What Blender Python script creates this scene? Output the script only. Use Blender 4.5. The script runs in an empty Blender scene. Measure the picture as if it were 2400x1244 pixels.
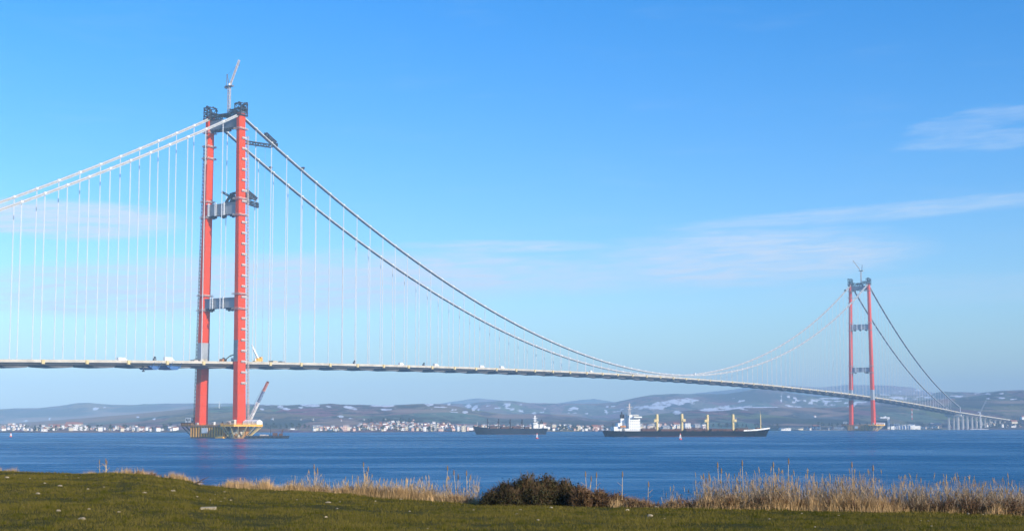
import bpy, bmesh, math, random
import numpy as np
from mathutils import Vector, Matrix

SC = bpy.context.scene
COL = SC.collection
R = math.radians
rnd = random.Random(11)

# ------------------------------------------------------------------ camera
F, CU, CV = 3417.3, 1200.0, 687.65        # focal length and optical axis in units of the 2400-wide frame
PITCH, H = R(5.1418), 12.743
cd = bpy.data.cameras.new("camera"); cam = bpy.data.objects.new("camera", cd); COL.objects.link(cam)
cam.location = (0, 0, H); cam.rotation_euler = (R(90) + PITCH, 0, 0)
cd.sensor_width = 36; cd.lens = F * 36 / 2400; cd.shift_y = 65.65 / 2400
cd.clip_start = 0.5; cd.clip_end = 60000
SC.camera = cam

# ------------------------------------------------------------------ light
SUN_H = Vector((0.7395, -0.672)).normalized(); SUN_EL = R(20)
sun_dir = Vector((SUN_H.x * math.cos(SUN_EL), SUN_H.y * math.cos(SUN_EL), math.sin(SUN_EL)))
sd = bpy.data.lights.new("sun", "SUN"); sun = bpy.data.objects.new("sun", sd); COL.objects.link(sun)
sd.energy = 4.4; sd.angle = R(0.53); sd.color = (1.0, 0.91, 0.78)
sun.rotation_euler = sun_dir.to_track_quat('Z', 'Y').to_euler()
SC.view_settings.view_transform = 'Standard'; SC.view_settings.look = 'None'
SC.view_settings.exposure = 0.35; SC.view_settings.gamma = 1.0; SC.view_settings.use_curve_mapping = False
SC.cycles.use_denoising = True
SC.cycles.max_bounces = 6
SC.cycles.volume_bounces = 0

class NT:
    """small helper to write node trees as expressions"""
    def __init__(s, tree): s.t = tree; s.n = tree.nodes; s.l = tree.links
    def node(s, typ, **kw):
        n = s.n.new(typ)
        for k, v in kw.items(): setattr(n, k, v)
        return n
    def put(s, inp, v):
        if isinstance(v, bpy.types.NodeSocket): s.l.new(v, inp)
        elif v is not None: inp.default_value = v
    def m(s, op, a, b=None, c=None, clamp=False):
        n = s.node("ShaderNodeMath", operation=op, use_clamp=clamp)
        s.put(n.inputs[0], a)
        if b is not None: s.put(n.inputs[1], b)
        if c is not None: s.put(n.inputs[2], c)
        return n.outputs[0]
    def ramp(s, v, a, b, lo=0.0, hi=1.0):
        n = s.node("ShaderNodeMapRange", interpolation_type='SMOOTHSTEP')
        s.put(n.inputs[0], v); n.inputs[1].default_value = a; n.inputs[2].default_value = b
        n.inputs[3].default_value = lo; n.inputs[4].default_value = hi
        return n.outputs[0]
    def mix(s, f, a, b, mode='MIX'):
        n = s.node("ShaderNodeMix", data_type='RGBA', blend_type=mode)
        s.put(n.inputs[0], f)
        for i, v in ((6, a), (7, b)):
            s.put(n.inputs[i], v if isinstance(v, bpy.types.NodeSocket) else (*v, 1.0))
        return n.outputs[2]
    def noise(s, vec, scale, detail=4.0, rough=0.55, dist=0.0, out=0):
        n = s.node("ShaderNodeTexNoise"); s.put(n.inputs["Vector"], vec)
        n.inputs["Scale"].default_value = scale; n.inputs["Detail"].default_value = detail
        n.inputs["Roughness"].default_value = rough; n.inputs["Distortion"].default_value = dist
        return n.outputs[out]
    def xyz(s, x, y, z):
        n = s.node("ShaderNodeCombineXYZ")
        for i, v in enumerate((x, y, z)): s.put(n.inputs[i], v)
        return n.outputs[0]
    def mapping(s, vec, sc=(1, 1, 1), loc=(0, 0, 0), rot=(0, 0, 0)):
        n = s.node("ShaderNodeMapping"); s.put(n.inputs[0], vec)
        n.inputs["Scale"].default_value = sc; n.inputs["Location"].default_value = loc; n.inputs["Rotation"].default_value = rot
        return n.outputs[0]

# ------------------------------------------------------------------ sky
W = bpy.data.worlds.new("World"); SC.world = W; W.use_nodes = True
w = NT(W.node_tree); w.n.clear()
sky = w.node("ShaderNodeTexSky", sky_type='NISHITA')
sky.sun_disc = False; sky.sun_elevation = SUN_EL; sky.sun_rotation = math.atan2(SUN_H.x, SUN_H.y)
sky.air_density = 1.0; sky.dust_density = 0.7; sky.ozone_density = 2.0; sky.altitude = 0
tc = w.node("ShaderNodeTexCoord").outputs["Generated"]
sp = w.node("ShaderNodeSeparateXYZ"); w.put(sp.inputs[0], tc)
AZ = w.m('MULTIPLY', w.m('ARCTAN2', sp.outputs[0], sp.outputs[1]), 57.2958)
EL = w.m('MULTIPLY', w.m('ARCSINE', sp.outputs[2]), 57.2958)
def skyd(u, v): return math.degrees(math.atan((u - CU) / F)), math.degrees(PITCH + math.atan((CV - v) / F))
SKY_SAT, SKY_MUL = 1.54, (0.82, 0.965, 1.23)
hs = w.node("ShaderNodeHueSaturation"); w.put(hs.inputs["Color"], sky.outputs[0]); hs.inputs["Saturation"].default_value = SKY_SAT
blue = w.mix(1.0, hs.outputs[0], SKY_MUL, 'MULTIPLY')
warp = w.noise(w.xyz(w.m('MULTIPLY', AZ, 0.22), w.m('MULTIPLY', EL, 1.3), 0.0), 1.0, 5.0, 0.6)
wisp = w.noise(w.xyz(w.m('MULTIPLY', AZ, 0.16), w.m('MULTIPLY', EL, 1.1), 4.0), 1.0, 6.0, 0.62)
def patch(u, v, hu, hv, tilt=0.0, soft=0.9, wob=0.5):
    a0, e0 = skyd(u, v); k = 57.2958 / F
    da = w.m('SUBTRACT', AZ, a0)
    de = w.m('SUBTRACT', w.m('SUBTRACT', EL, e0), w.m('MULTIPLY', da, tilt))
    q = w.m('ADD', w.m('POWER', w.m('ABSOLUTE', w.m('DIVIDE', da, hu * k)), 2.0), w.m('POWER', w.m('ABSOLUTE', w.m('DIVIDE', de, hv * k)), 2.0))
    q = w.m('ADD', q, w.m('MULTIPLY', w.m('SUBTRACT', warp, 0.5), wob * 2.4))
    return w.ramp(q, 1.25, 1.05 - soft, 0.0, 1.0)
clouds = None
for (args, st) in (((150, 535, 270, 46, 0.0, 0.8, 0.35), 1.0), ((640, 672, 820, 80, 0.045, 1.0, 0.45), 0.95), ((1180, 577, 280, 17, 0.0, 1.0, 0.5), 0.65),
                   ((2090, 512, 560, 22, 0.052, 1.0, 0.7), 0.45), ((1760, 610, 420, 75, 0.02, 1.0, 0.5), 0.75), ((1250, 650, 480, 50, 0.02, 1.0, 0.5), 0.6),
                   ((2370, 308, 170, 26, 0.14, 1.0, 2.4), 0.26), ((2350, 362, 210, 24, 0.05, 1.0, 2.0), 0.26), ((2250, 690, 500, 40, 0.0, 0.95, 0.5), 0.20)):
    p = w.m('MULTIPLY', patch(*args), st)
    clouds = p if clouds is None else w.m('MAXIMUM', clouds, p)
fibre = w.noise(w.xyz(w.m('MULTIPLY', AZ, 0.55), w.m('ADD', w.m('MULTIPLY', EL, 5.5), w.m('MULTIPLY', AZ, -0.25)), 9.0), 1.0, 7.0, 0.62, 0.4)
clouds = w.m('MULTIPLY', clouds, w.ramp(wisp, 0.12, 0.62, 0.5, 1.1))
clouds = w.m('MULTIPLY', clouds, w.ramp(fibre, 0.28, 0.70, 0.45, 1.25))
veil = w.m('MULTIPLY', w.ramp(wisp, 0.50, 0.85), w.ramp(EL, 40.0, 2.0, 0.0, 0.10))
clouds = w.m('MAXIMUM', clouds, veil, clamp=True)
CLOUD_COL = (3.8, 4.7, 5.9)
col = w.mix(clouds, blue, CLOUD_COL)
bg = w.node("ShaderNodeBackground"); w.put(bg.inputs[0], col); bg.inputs[1].default_value = 0.139
out = w.node("ShaderNodeOutputWorld"); w.l.new(bg.outputs[0], out.inputs[0])

# ------------------------------------------------------------------ where things are
def px(u, v, y):
    """point at distance y (m) in front of the camera seen at frame position u, v"""
    a, b = (u - CU) / F, (CV - v) / F
    k = y / (math.cos(PITCH) - b * math.sin(PITCH))
    return Vector((k * a, y, H + k * (math.sin(PITCH) + b * math.cos(PITCH))))
def hz(v, y): return H + y * math.tan(PITCH + math.atan((CV - v) / F))
def on_sea(u, v):
    t = math.tan(PITCH + math.atan((CV - v) / F)); return px(u, v, -H / t)
def to_uv(X, Y, Z):
    d = Y * math.cos(PITCH) + (Z - H) * math.sin(PITCH); up = -Y * math.sin(PITCH) + (Z - H) * math.cos(PITCH)
    return CU + F * X / d, CV - F * up / d
LSPAN, BX, BY, BAZ = 2023.0, -284.4, 1425.9, R(30.967)
TOWER_H, CABLE_T = 318.1, 18.9
def br(s, t, h):
    return Vector((BX + s * math.sin(BAZ) + t * math.cos(BAZ), BY + s * math.cos(BAZ) - t * math.sin(BAZ), h))
def deck_h(s): return 72.86 + 13.49 * (1 - ((s - LSPAN / 2) / (LSPAN / 2)) ** 2)
def cable_h(s):
    if s < 0: q = -s / 770; return TOWER_H + (13.4 - TOWER_H) * q - 4 * 19.8 * q * (1 - q)
    if s > LSPAN: q = (s - LSPAN) / 770; return TOWER_H + (58.0 - TOWER_H) * q - 4 * 30.7 * q * (1 - q)
    return 91.2 + (TOWER_H - 91.2) * ((s - LSPAN / 2) / (LSPAN / 2)) ** 2
def deck_s(u, t):
    lo, hi = -700.0, 2790.0
    for _ in range(50):
        mid = (lo + hi) / 2
        if to_uv(*br(mid, t, deck_h(mid)))[0] < u: lo = mid
        else: hi = mid
    return lo

# ------------------------------------------------------------------ materials
def mat(name, col, rough=0.6, var=0.12, scale=0.5, metal=0.0, bump=0.0, col2=None, detail=5.0, spec=0.4, stretch=(1, 1, 1)):
    m = bpy.data.materials.new(name); m.use_nodes = True
    t = NT(m.node_tree); p = t.n["Principled BSDF"]
    co = t.mapping(t.node("ShaderNodeNewGeometry").outputs["Position"], stretch)
    nz = t.noise(co, scale, detail)
    f = t.ramp(nz, 0.3, 0.7)
    c2 = col2 if col2 else tuple(c * (1 + var) for c in col)
    c1 = col if col2 else tuple(c * (1 - var) for c in col)
    t.put(p.inputs["Base Color"], t.mix(f, c1, c2))
    p.inputs["Roughness"].default_value = rough; p.inputs["Metallic"].default_value = metal
    p.inputs["Specular IOR Level"].default_value = spec
    if bump:
        b = t.node("ShaderNodeBump"); b.inputs["Strength"].default_value = bump; b.inputs["Distance"].default_value = 0.3 / scale
        t.put(b.inputs["Height"], nz); t.l.new(b.outputs[0], p.inputs["Normal"])
    return m
def tower_paint():
    m = mat("red_paint", (0.70, 0.056, 0.006), 0.6, 0.05, 0.08, spec=0.12); t = NT(m.node_tree); p = t.n["Principled BSDF"]
    sp = t.node("ShaderNodeSeparateXYZ"); t.put(sp.inputs[0], t.node("ShaderNodeNewGeometry").outputs["Position"])
    blk = t.node("ShaderNodeTexWhiteNoise", noise_dimensions='1D'); t.put(blk.inputs["W"], t.m('FLOOR', t.m('DIVIDE', sp.outputs[2], 10.45)))
    seam = t.ramp(t.m('ABSOLUTE', t.m('SUBTRACT', t.m('FRACT', t.m('DIVIDE', sp.outputs[2], 10.45)), 0.5)), 0.455, 0.49)
    streak = t.noise(t.xyz(sp.outputs[0], sp.outputs[1], t.m('MULTIPLY', sp.outputs[2], 0.05)), 0.8, 4.0, 0.6)
    old = p.inputs["Base Color"].links[0].from_socket
    c = t.mix(t.m('MULTIPLY', blk.outputs[0], 0.22), old, (0.60, 0.085, 0.03))
    c = t.mix(t.m('MULTIPLY', t.ramp(streak, 0.50, 0.75), 0.30), c, (0.42, 0.06, 0.03))
    c = t.mix(t.m('MULTIPLY', seam, 0.35), c, (0.30, 0.05, 0.03))
    t.put(p.inputs["Base Color"], c); return m
M = dict(
    red=tower_paint(),
    grey=mat("grey_steel", (0.33, 0.35, 0.37), 0.55, 0.10, 0.15),
    midgrey=mat("mid_grey_steel", (0.16, 0.18, 0.21), 0.55, 0.15, 0.2),
    dark=mat("dark_steel", (0.030, 0.037, 0.052), 0.6, 0.25, 0.3),
    cable=mat("cable_wrap", (0.46, 0.47, 0.47), 0.5, 0.08, 0.2),
    catwalk=mat("catwalk_mesh", (0.40, 0.42, 0.43), 0.7, 0.15, 0.3),
    hanger=mat("hanger_rope", (0.72, 0.73, 0.74), 0.5, 0.05, 0.1),
    white=mat("white_paint", (0.84, 0.84, 0.82), 0.45, 0.06, 0.3),
    cream=mat("cream_paint", (0.52, 0.47, 0.38), 0.6, 0.15, 0.10),
    scaffold=mat("scaffold", (0.52, 0.46, 0.42), 0.6, 0.15, 0.4),
    asphalt=mat("asphalt", (0.06, 0.06, 0.062), 0.9, 0.2, 0.5),
    under=mat("girder_paint", (0.19, 0.18, 0.17), 0.65, 0.18, 0.05),
    hump=mat("cross_girder_steel", (0.12, 0.12, 0.13), 0.7, 0.2, 0.1),
    yellow=mat("yellow_paint", (0.92, 0.50, 0.05), 0.6, 0.2, 0.35, col2=(0.78, 0.38, 0.045)),
    ochre=mat("ochre_concrete", (0.50, 0.235, 0.05), 0.8, 0.2, 0.3, col2=(0.34, 0.155, 0.04), bump=0.2),
    concrete=mat("concrete", (0.56, 0.53, 0.48), 0.85, 0.12, 0.15),
    faded_blue=mat("faded_blue", (0.22, 0.30, 0.44), 0.6, 0.15, 0.5),
    faded_red=mat("faded_red", (0.62, 0.26, 0.20), 0.6, 0.15, 0.5),
    rust=mat("rust_brown", (0.12, 0.055, 0.03), 0.8, 0.3, 0.5),
    blue=mat("blue_paint", (0.05, 0.13, 0.32), 0.5, 0.15, 0.5),
    orange=mat("orange_paint", (0.55, 0.22, 0.05), 0.5, 0.15, 0.5),
    glass=mat("dark_glass", (0.02, 0.025, 0.03), 0.15, 0.1, 1.0),
    rubber=mat("rubber", (0.02, 0.02, 0.02), 0.8, 0.1, 1.0),
    navy=mat("navy_hull", (0.004, 0.010, 0.020), 0.6, 0.35, 0.06, stretch=(1, 1, 3), spec=0.1),
    slate=mat("slate_hull", (0.008, 0.016, 0.032), 0.6, 0.25, 0.06, spec=0.1),
    hullred=mat("boot_topping", (0.16, 0.035, 0.03), 0.6, 0.3, 0.1),
    hatch=mat("hatch_brown", (0.10, 0.045, 0.035), 0.7, 0.2, 0.2),
    buff=mat("buff_paint", (0.66, 0.52, 0.24), 0.5, 0.1, 0.2),
    buoyred=mat("buoy_red", (0.65, 0.08, 0.06), 0.5, 0.1, 1.0),
    wall_white=mat("white_render", (0.82, 0.80, 0.77), 0.85, 0.06, 0.05),
    wall_cream=mat("cream_render", (0.66, 0.58, 0.44), 0.85, 0.06, 0.05),
    wall_pink=mat("pink_render", (0.60, 0.42, 0.36), 0.85, 0.06, 0.05),
    wall_grey=mat("grey_render", (0.40, 0.40, 0.40), 0.85, 0.08, 0.05),
    roof_red=mat("clay_roof", (0.30, 0.12, 0.075), 0.9, 0.2, 0.3),
    roof_grey=mat("grey_roof", (0.28, 0.28, 0.29), 0.9, 0.15, 0.3),
    leaf=mat("far_tree_leaf", (0.030, 0.045, 0.022), 0.95, 0.35, 0.4),
    bark=mat("bark", (0.09, 0.065, 0.045), 0.9, 0.25, 3.0),
    stone=mat("pale_stone", (0.37, 0.30, 0.19), 0.9, 0.2, 14.0, bump=0.5),
    reed=mat("dry_reed", (0.64, 0.47, 0.28), 0.8, 0.2, 1.3, col2=(0.46, 0.33, 0.19), spec=0.1),
    bushtwig=mat("bush_twig", (0.27, 0.18, 0.095), 0.9, 0.35, 3.0, col2=(0.085, 0.060, 0.036), spec=0.1),
    reedhead=mat("reed_plume", (0.22, 0.14, 0.08), 0.95, 0.2, 4.0),
    twig=mat("bare_twig", (0.34, 0.21, 0.12), 0.9, 0.35, 3.0, col2=(0.17, 0.10, 0.06), spec=0.1),
    bushleaf=mat("bush_leaf", (0.060, 0.052, 0.020), 0.8, 0.4, 3.0, col2=(0.030, 0.030, 0.014), spec=0.1),
    scrubleaf=mat("scrub_leaf", (0.15, 0.085, 0.040), 0.85, 0.4, 3.0, col2=(0.065, 0.045, 0.020), spec=0.1),
    drygrass=mat("dry_grass", (0.64, 0.42, 0.20), 0.85, 0.3, 2.0, col2=(0.42, 0.27, 0.12), spec=0.1),
)

# ------------------------------------------------------------------ mesh building
class MB:
    def __init__(s): s.v = []; s.f = []
    def add(s, vs, fs):
        b = len(s.v); s.v += [tuple(x) for x in vs]; s.f += [tuple(i + b for i in q) for q in fs]
    def box(s, c, d, rz=0.0):
        x, y, z = (k / 2 for k in d); co, si = math.cos(rz), math.sin(rz); vs = []
        for sz in (-z, z):
            for sx, sy in ((-x, -y), (x, -y), (x, y), (-x, y)):
                vs.append((c[0] + sx * co - sy * si, c[1] + sx * si + sy * co, c[2] + sz))
        s.add(vs, [(3, 2, 1, 0), (4, 5, 6, 7), (0, 1, 5, 4), (1, 2, 6, 5), (2, 3, 7, 6), (3, 0, 4, 7)])
    def span(s, x0, x1, y0, y1, z0, z1): s.box(((x0 + x1) / 2, (y0 + y1) / 2, (z0 + z1) / 2), (abs(x1 - x0), abs(y1 - y0), abs(z1 - z0)))
    def bar(s, p, q, w, h=None):
        p, q = Vector(p), Vector(q); h = h or w; a = (q - p)
        if a.length < 1e-6: return
        a.normalize(); up = Vector((0, 0, 1)) if abs(a.z) < 0.95 else Vector((1, 0, 0))
        x = a.cross(up).normalized(); y = x.cross(a)
        vs = [e + x * i * w / 2 + y * j * h / 2 for e in (p, q) for i, j in ((-1, -1), (1, -1), (1, 1), (-1, 1))]
        s.add(vs, [(0, 1, 2, 3), (7, 6, 5, 4), (4, 5, 1, 0), (5, 6, 2, 1), (6, 7, 3, 2), (7, 4, 0, 3)])
    def tube(s, pts, rs, n=8, cap=True):
        pts = [Vector(p) for p in pts]
        if not hasattr(rs, '__len__'): rs = [rs] * len(pts)
        rings = []
        for i, p in enumerate(pts):
            a = (pts[min(i + 1, len(pts) - 1)] - pts[max(i - 1, 0)]).normalized()
            up = Vector((0, 0, 1)) if abs(a.z) < 0.9 else Vector((1, 0, 0))
            x = a.cross(up).normalized(); y = x.cross(a)
            rings.append([p + (x * math.cos(2 * math.pi * k / n) + y * math.sin(2 * math.pi * k / n)) * rs[i] for k in range(n)])
        s.loft(rings, cap)
    def loft(s, rings, cap=True):
        n = len(rings[0]); b = [v for r in rings for v in r]; f = []
        for i in range(len(rings) - 1):
            for k in range(n):
                k2 = (k + 1) % n
                f.append((i * n + k, i * n + k2, (i + 1) * n + k2, (i + 1) * n + k))
        if cap: f += [tuple(range(n - 1, -1, -1)), tuple(range((len(rings) - 1) * n, len(rings) * n))]
        s.add(b, f)
    def poly(s, outline, z0, z1):
        s.loft([[(x, y, z0) for x, y in outline], [(x, y, z1) for x, y in outline]])
    def lattice(s, p, q, wd, bays, chord=0.4, web=0.26):
        p, q = Vector(p), Vector(q); a = (q - p).normalized(); up = Vector((0, 0, 1)) if abs(a.z) < 0.95 else Vector((1, 0, 0))
        x = a.cross(up).normalized() * wd / 2; y = x.cross(a).normalized() * wd / 2
        cs = [x + y, -x + y, -x - y, x - y]
        for c in cs: s.bar(p + c, q + c, chord)
        for i in range(bays):
            e, g = p.lerp(q, i / bays), p.lerp(q, (i + 1) / bays)
            for k in range(4):
                c, d = cs[k], cs[(k + 1) % 4]
                s.bar(e + c, g + d, web) if (i + k) % 2 else s.bar(e + d, g + c, web)
    def mesh(s, name, m):
        me = bpy.data.meshes.new(name); me.from_pydata(s.v, [], s.f)
        for k in (m if isinstance(m, (list, tuple)) else [m]): me.materials.append(k)
        bm = bmesh.new(); bm.from_mesh(me); bmesh.ops.recalc_face_normals(bm, faces=bm.faces); bm.to_mesh(me); bm.free()
        return me
    def build(s, name, m, parent=None, **kw): return link(name, s.mesh(name, m), parent, **kw)
def link(name, data, parent=None, loc=(0, 0, 0), rz=0.0, label=None):
    o = bpy.data.objects.new(name, data); COL.objects.link(o); o.parent = parent
    o.location = loc; o.rotation_euler = (0, 0, rz)
    if label: o["label"] = label
    return o
def tag(o, label=None, cat=None, group=None, kind=None):
    for k, v in (("label", label), ("category", cat), ("group", group), ("kind", kind)):
        if v: o[k] = v
    return o
def thing(name, label, cat, loc=(0, 0, 0), rz=0.0, group=None):
    return tag(link(name, None, None, loc, rz), label, cat, group)
def bulk(name, V, Fa, m, kind, smooth=False):
    me = bpy.data.meshes.new(name); V = np.asarray(V, np.float32); Fa = np.asarray(Fa, np.int32); k = Fa.shape[1]
    me.vertices.add(len(V)); me.vertices.foreach_set("co", V.ravel())
    me.loops.add(Fa.size); me.loops.foreach_set("vertex_index", Fa.ravel())
    me.polygons.add(len(Fa)); me.polygons.foreach_set("loop_start", np.arange(0, Fa.size, k, dtype=np.int32)); me.polygons.foreach_set("loop_total", np.full(len(Fa), k, np.int32))
    me.update(calc_edges=True)
    if smooth: me.polygons.foreach_set("use_smooth", np.ones(len(Fa), bool))
    me.materials.append(m); o = link(name, me)
    if kind: o["kind"] = kind
    return o
def vnoise(x, y, seed=0):
    x = np.asarray(x, float); y = np.asarray(y, float); xi = np.floor(x).astype(np.int64); yi = np.floor(y).astype(np.int64)
    fx, fy = x - xi, y - yi; fx = fx * fx * (3 - 2 * fx); fy = fy * fy * (3 - 2 * fy)
    def hsh(a, b):
        n = (a * 374761393 + b * 668265263 + seed * 1442695041) & 0x7fffffff
        n = ((n ^ (n >> 13)) * 1274126177) & 0x7fffffff
        return ((n ^ (n >> 16)) & 0xffff) / 65535.0
    return (hsh(xi, yi) * (1 - fx) + hsh(xi + 1, yi) * fx) * (1 - fy) + (hsh(xi, yi + 1) * (1 - fx) + hsh(xi + 1, yi + 1) * fx) * fy
def fbm(x, y, seed=0, oct=5, gain=0.5):
    t = 0.0; a = 1.0; n = 0.0
    for i in range(oct): t = t + a * vnoise(np.asarray(x) * 2 ** i, np.asarray(y) * 2 ** i, seed + i * 17); n += a; a *= gain
    return t / n - 0.5
def curve(pts): 
    p = np.array(pts, float); return lambda u: np.interp(u, p[:, 0], p[:, 1])

# ------------------------------------------------------------------ water
def sea_material():
    m = bpy.data.materials.new("sea_water"); m.use_nodes = True; t = NT(m.node_tree); p = t.n["Principled BSDF"]
    pos = t.node("ShaderNodeNewGeometry").outputs["Position"]
    p.inputs["Base Color"].default_value = (0.008, 0.125, 0.265, 1)
    p.inputs["IOR"].default_value = 1.33; p.inputs["Specular IOR Level"].default_value = 0.5
    streak = t.noise(t.mapping(pos, (0.0042, 0.0080, 1), rot=(0, 0, 0.12)), 1.0, 6.0, 0.66, 0.8)
    gust = t.noise(t.mapping(pos, (0.022, 0.034, 1), (31, 7, 0)), 1.0, 5.0, 0.65, 0.4)
    ruff = t.m('ADD', t.m('MULTIPLY', streak, 0.7), t.m('MULTIPLY', gust, 0.3))
    k = t.ramp(ruff, 0.40, 0.60)
    t.put(p.inputs["Roughness"], t.m('MULTIPLY_ADD', k, 0.12, 0.185))
    p.inputs["Anisotropic"].default_value = 0.92; t.put(p.inputs["Tangent"], t.xyz(0.0, 1.0, 0.0))
    big = t.noise(t.mapping(pos, (0.03, 0.15, 1), rot=(0, 0, 0.08)), 1.0, 2.0, 0.5)
    sml = t.noise(t.mapping(pos, (0.16, 0.70, 1), rot=(0, 0, -0.06)), 1.0, 3.0, 0.6)
    b1 = t.node("ShaderNodeBump"); b1.inputs["Distance"].default_value = 1.0
    t.put(b1.inputs["Strength"], t.m('MULTIPLY_ADD', k, 0.4, 0.22)); t.put(b1.inputs["Height"], t.m('MULTIPLY', big, 5.0))
    b2 = t.node("ShaderNodeBump"); b2.inputs["Distance"].default_value = 1.0
    t.put(b2.inputs["Strength"], t.m('MULTIPLY_ADD', k, 0.6, 0.3)); t.put(b2.inputs["Height"], t.m('MULTIPLY', sml, 1.3))
    t.l.new(b1.outputs[0], b2.inputs["Normal"]); t.l.new(b2.outputs[0], p.inputs["Normal"])
    return m
sea = MB(); sea.add([(-12500, -250, 0), (12500, -250, 0), (12500, 13800, 0), (-12500, 13800, 0)], [(0, 1, 2, 3)])
tag(sea.build("sea", sea_material()), kind="structure")

# ------------------------------------------------------------------ far shore and hills
shore_v = curve([(-2500, 1013.5), (0, 1013.2), (420, 1012.6), (700, 1012.6), (1000, 1012), (1250, 1011), (1400, 1010.3), (1650, 1009.4), (1850, 1008.8), (2000, 1007.6), (2150, 1006.8), (2250, 1006.4), (2400, 1006.2), (4800, 1006)])
ridgeA_v = curve([(-2500, 975), (-200, 998), (20, 993), (80, 988), (150, 983), (250, 975), (330, 969), (400, 962), (460, 955), (560, 951), (620, 949), (700, 947), (770, 944), (830, 946), (900, 947), (1000, 944), (1040, 946), (1100, 957), (1180, 971), (1260, 969), (1340, 974), (1420, 985), (1500, 974), (1560, 967), (1640, 958), (1700, 954), (1750, 952), (1850, 953), (1950, 955), (2000, 950), (2060, 945), (2120, 941), (2180, 938), (2240, 934), (2300, 925), (2350, 919), (2400, 917), (2700, 914), (4800, 930)])
ridgeB_v = curve([(-2500, 950), (-200, 962), (0, 959), (50, 955.5), (90, 955), (140, 949), (175, 942.5), (200, 942), (260, 948), (310, 949), (340, 946), (380, 945), (450, 944), (540, 945), (620, 949), (760, 950), (900, 951), (1000, 948), (1100, 947), (1130, 943), (1170, 940), (1200, 941), (1230, 944), (1330, 944.5), (1400, 946), (1440, 944), (1480, 937), (1530, 928), (1580, 924), (1650, 925), (1700, 923), (1770, 911), (1800, 909.5), (1830, 914), (1860, 921), (1920, 927), (2000, 925), (2060, 922), (2120, 925), (2180, 926), (2210, 917), (2260, 917), (2300, 921), (2350, 917), (2400, 916), (2700, 913), (4800, 925)])
ridgeC_v = curve([(-2500, 955), (-200, 963), (900, 956), (1020, 948), (1070, 940), (1120, 934), (1160, 936), (1200, 941), (1250, 946), (1310, 945), (1345, 938), (1385, 934), (1420, 938), (1460, 945), (1500, 938), (1560, 928), (1650, 919), (1720, 913), (1780, 905), (1850, 904), (1920, 908), (1990, 903), (2050, 902.5), (2090, 904), (2130, 908), (2170, 917), (2240, 930), (2400, 935), (4800, 930)])
def shore_y(u): return -H / np.tan(PITCH + np.arctan((CV - shore_v(u)) / F))
ridgeA_y = curve([(-2500, 4300), (1000, 4300), (1600, 4700), (2100, 5200), (2500, 5400), (4800, 5400)])
def hzn(v, y): return H + y * np.tan(PITCH + np.arctan((CV - v) / F))
def terrain(X, Y):
    X = np.asarray(X, float); Y = np.asarray(Y, float)
    u = CU + F * X / (Y * math.cos(PITCH))
    uw = u + 26 * fbm(X / 160, Y / 160, 5, 3)
    ys, ya = shore_y(u), ridgeA_y(u)
    hA, hB, hC = hzn(ridgeA_v(uw), ya), hzn(ridgeB_v(uw), 7600.0), hzn(ridgeC_v(uw), 11800.0)
    h1 = 3.5
    q = np.clip((Y - ys - 90) / (ya - ys - 90), 0, 1)
    z = h1 + (hA - h1) * q ** 1.25
    z = np.where(Y < ys + 90, np.interp((Y - ys), [-60, 0, 25, 90], [-3, 0.3, 2.2, h1]), z)
    mAB = (ya + 7600) / 2
    def hump(a, b, t): t = np.clip(t, 0, 1); t = t * t * (3 - 2 * t); return a + (b - a) * t
    vAB = np.minimum(hA, hB) * 0.62; vBC = np.minimum(hB, hC) * 0.6
    z = np.where(Y > ya, hump(hA, vAB, (Y - ya) / (mAB - ya)), z)
    z = np.where(Y > mAB, hump(vAB, hB, (Y - mAB) / (7600 - mAB)), z)
    z = np.where(Y > 7600, hump(hB, vBC, (Y - 7600) / 2100), z)
    z = np.where(Y > 9700, hump(vBC, hC, (Y - 9700) / 2100), z)
    z = np.where(Y > 11800, hump(hC, hC * 0.5, (Y - 11800) / 1700), z)
    amp = np.clip((Y - ys - 60) / 500, 0, 1)
    z = z + amp * (fbm(X / 330, Y / 330, 2, 5) * np.clip(z * 0.16, 0, 22) + fbm(X / 60, Y / 60, 9, 3) * 4.0)
    return z
# snow patches that lie on the slopes: centre, half size and slant as seen from the shore
SNOW = [(1585, 941, 55, 6, -.09), (1525, 953, 42, 5.5, -.04), (1690, 957, 52, 5, -.07), (1587, 966, 10, 4.5, 0), (1421, 965, 5, 6, .5), (1830, 934, 1.8, 14, 0.0), (1785, 953.5, 50, 1.6, 0),
        (727, 949, 24, 4, .04), (822, 955, 18, 4, .2), (897, 950, 30, 3.2, 0), (1006, 946, 11, 5, 0), (799, 975, 8, 2.6, 0), (821, 980, 6, 2, 0), (658, 953, 8, 4, 0),
        (1098, 951, 7, 5, 0), (1112, 956, 8, 6, -.5), (1122, 960, 4, 3, 0), (1190, 949, 8, 4, -.3), (1202, 957.5, 7, 2.4, 0), (1220, 963, 9, 4, .3), (1345, 956, 13, 4, 0), (1090, 965, 8, 3, 0),
        (2104, 933, 16, 4.5, 0), (2152, 914, 9, 2.4, 0), (2178, 931, 14, 3, 0), (2240, 927, 18, 1.6, 0), (2346, 921, 7, 2.0, 0), (1900, 941, 16, 2, 0), (1898, 946, 7, 3, 0), (1860, 951, 28, 2.6, 0), (1930, 948, 30, 2.2, .02), (1960, 941, 35, 2.4, 0), (2010, 941, 22, 2, 0), (1940, 934, 45, 2.2, -.05), (1052, 947, 6, 3, 0), (60, 986, 7, 2.2, 0), (117, 981, 3, 2.6, 0), (1910, 975, 3, 2, 0)]
PALE = [(200, 978, 260, 16, -.09), (1210, 975, 70, 6, 0), (800, 990, 60, 6, 0), (1330, 972, 40, 4, 0), (980, 963, 80, 5, 0), (2290, 944, 150, 5, -.02), (1900, 960, 90, 4, .1), (1880, 994, 60, 3, 0), (1830, 968, 30, 6, 0), (1960, 971, 50, 4, -.1), (2350, 962, 60, 2, 0)]
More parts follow.
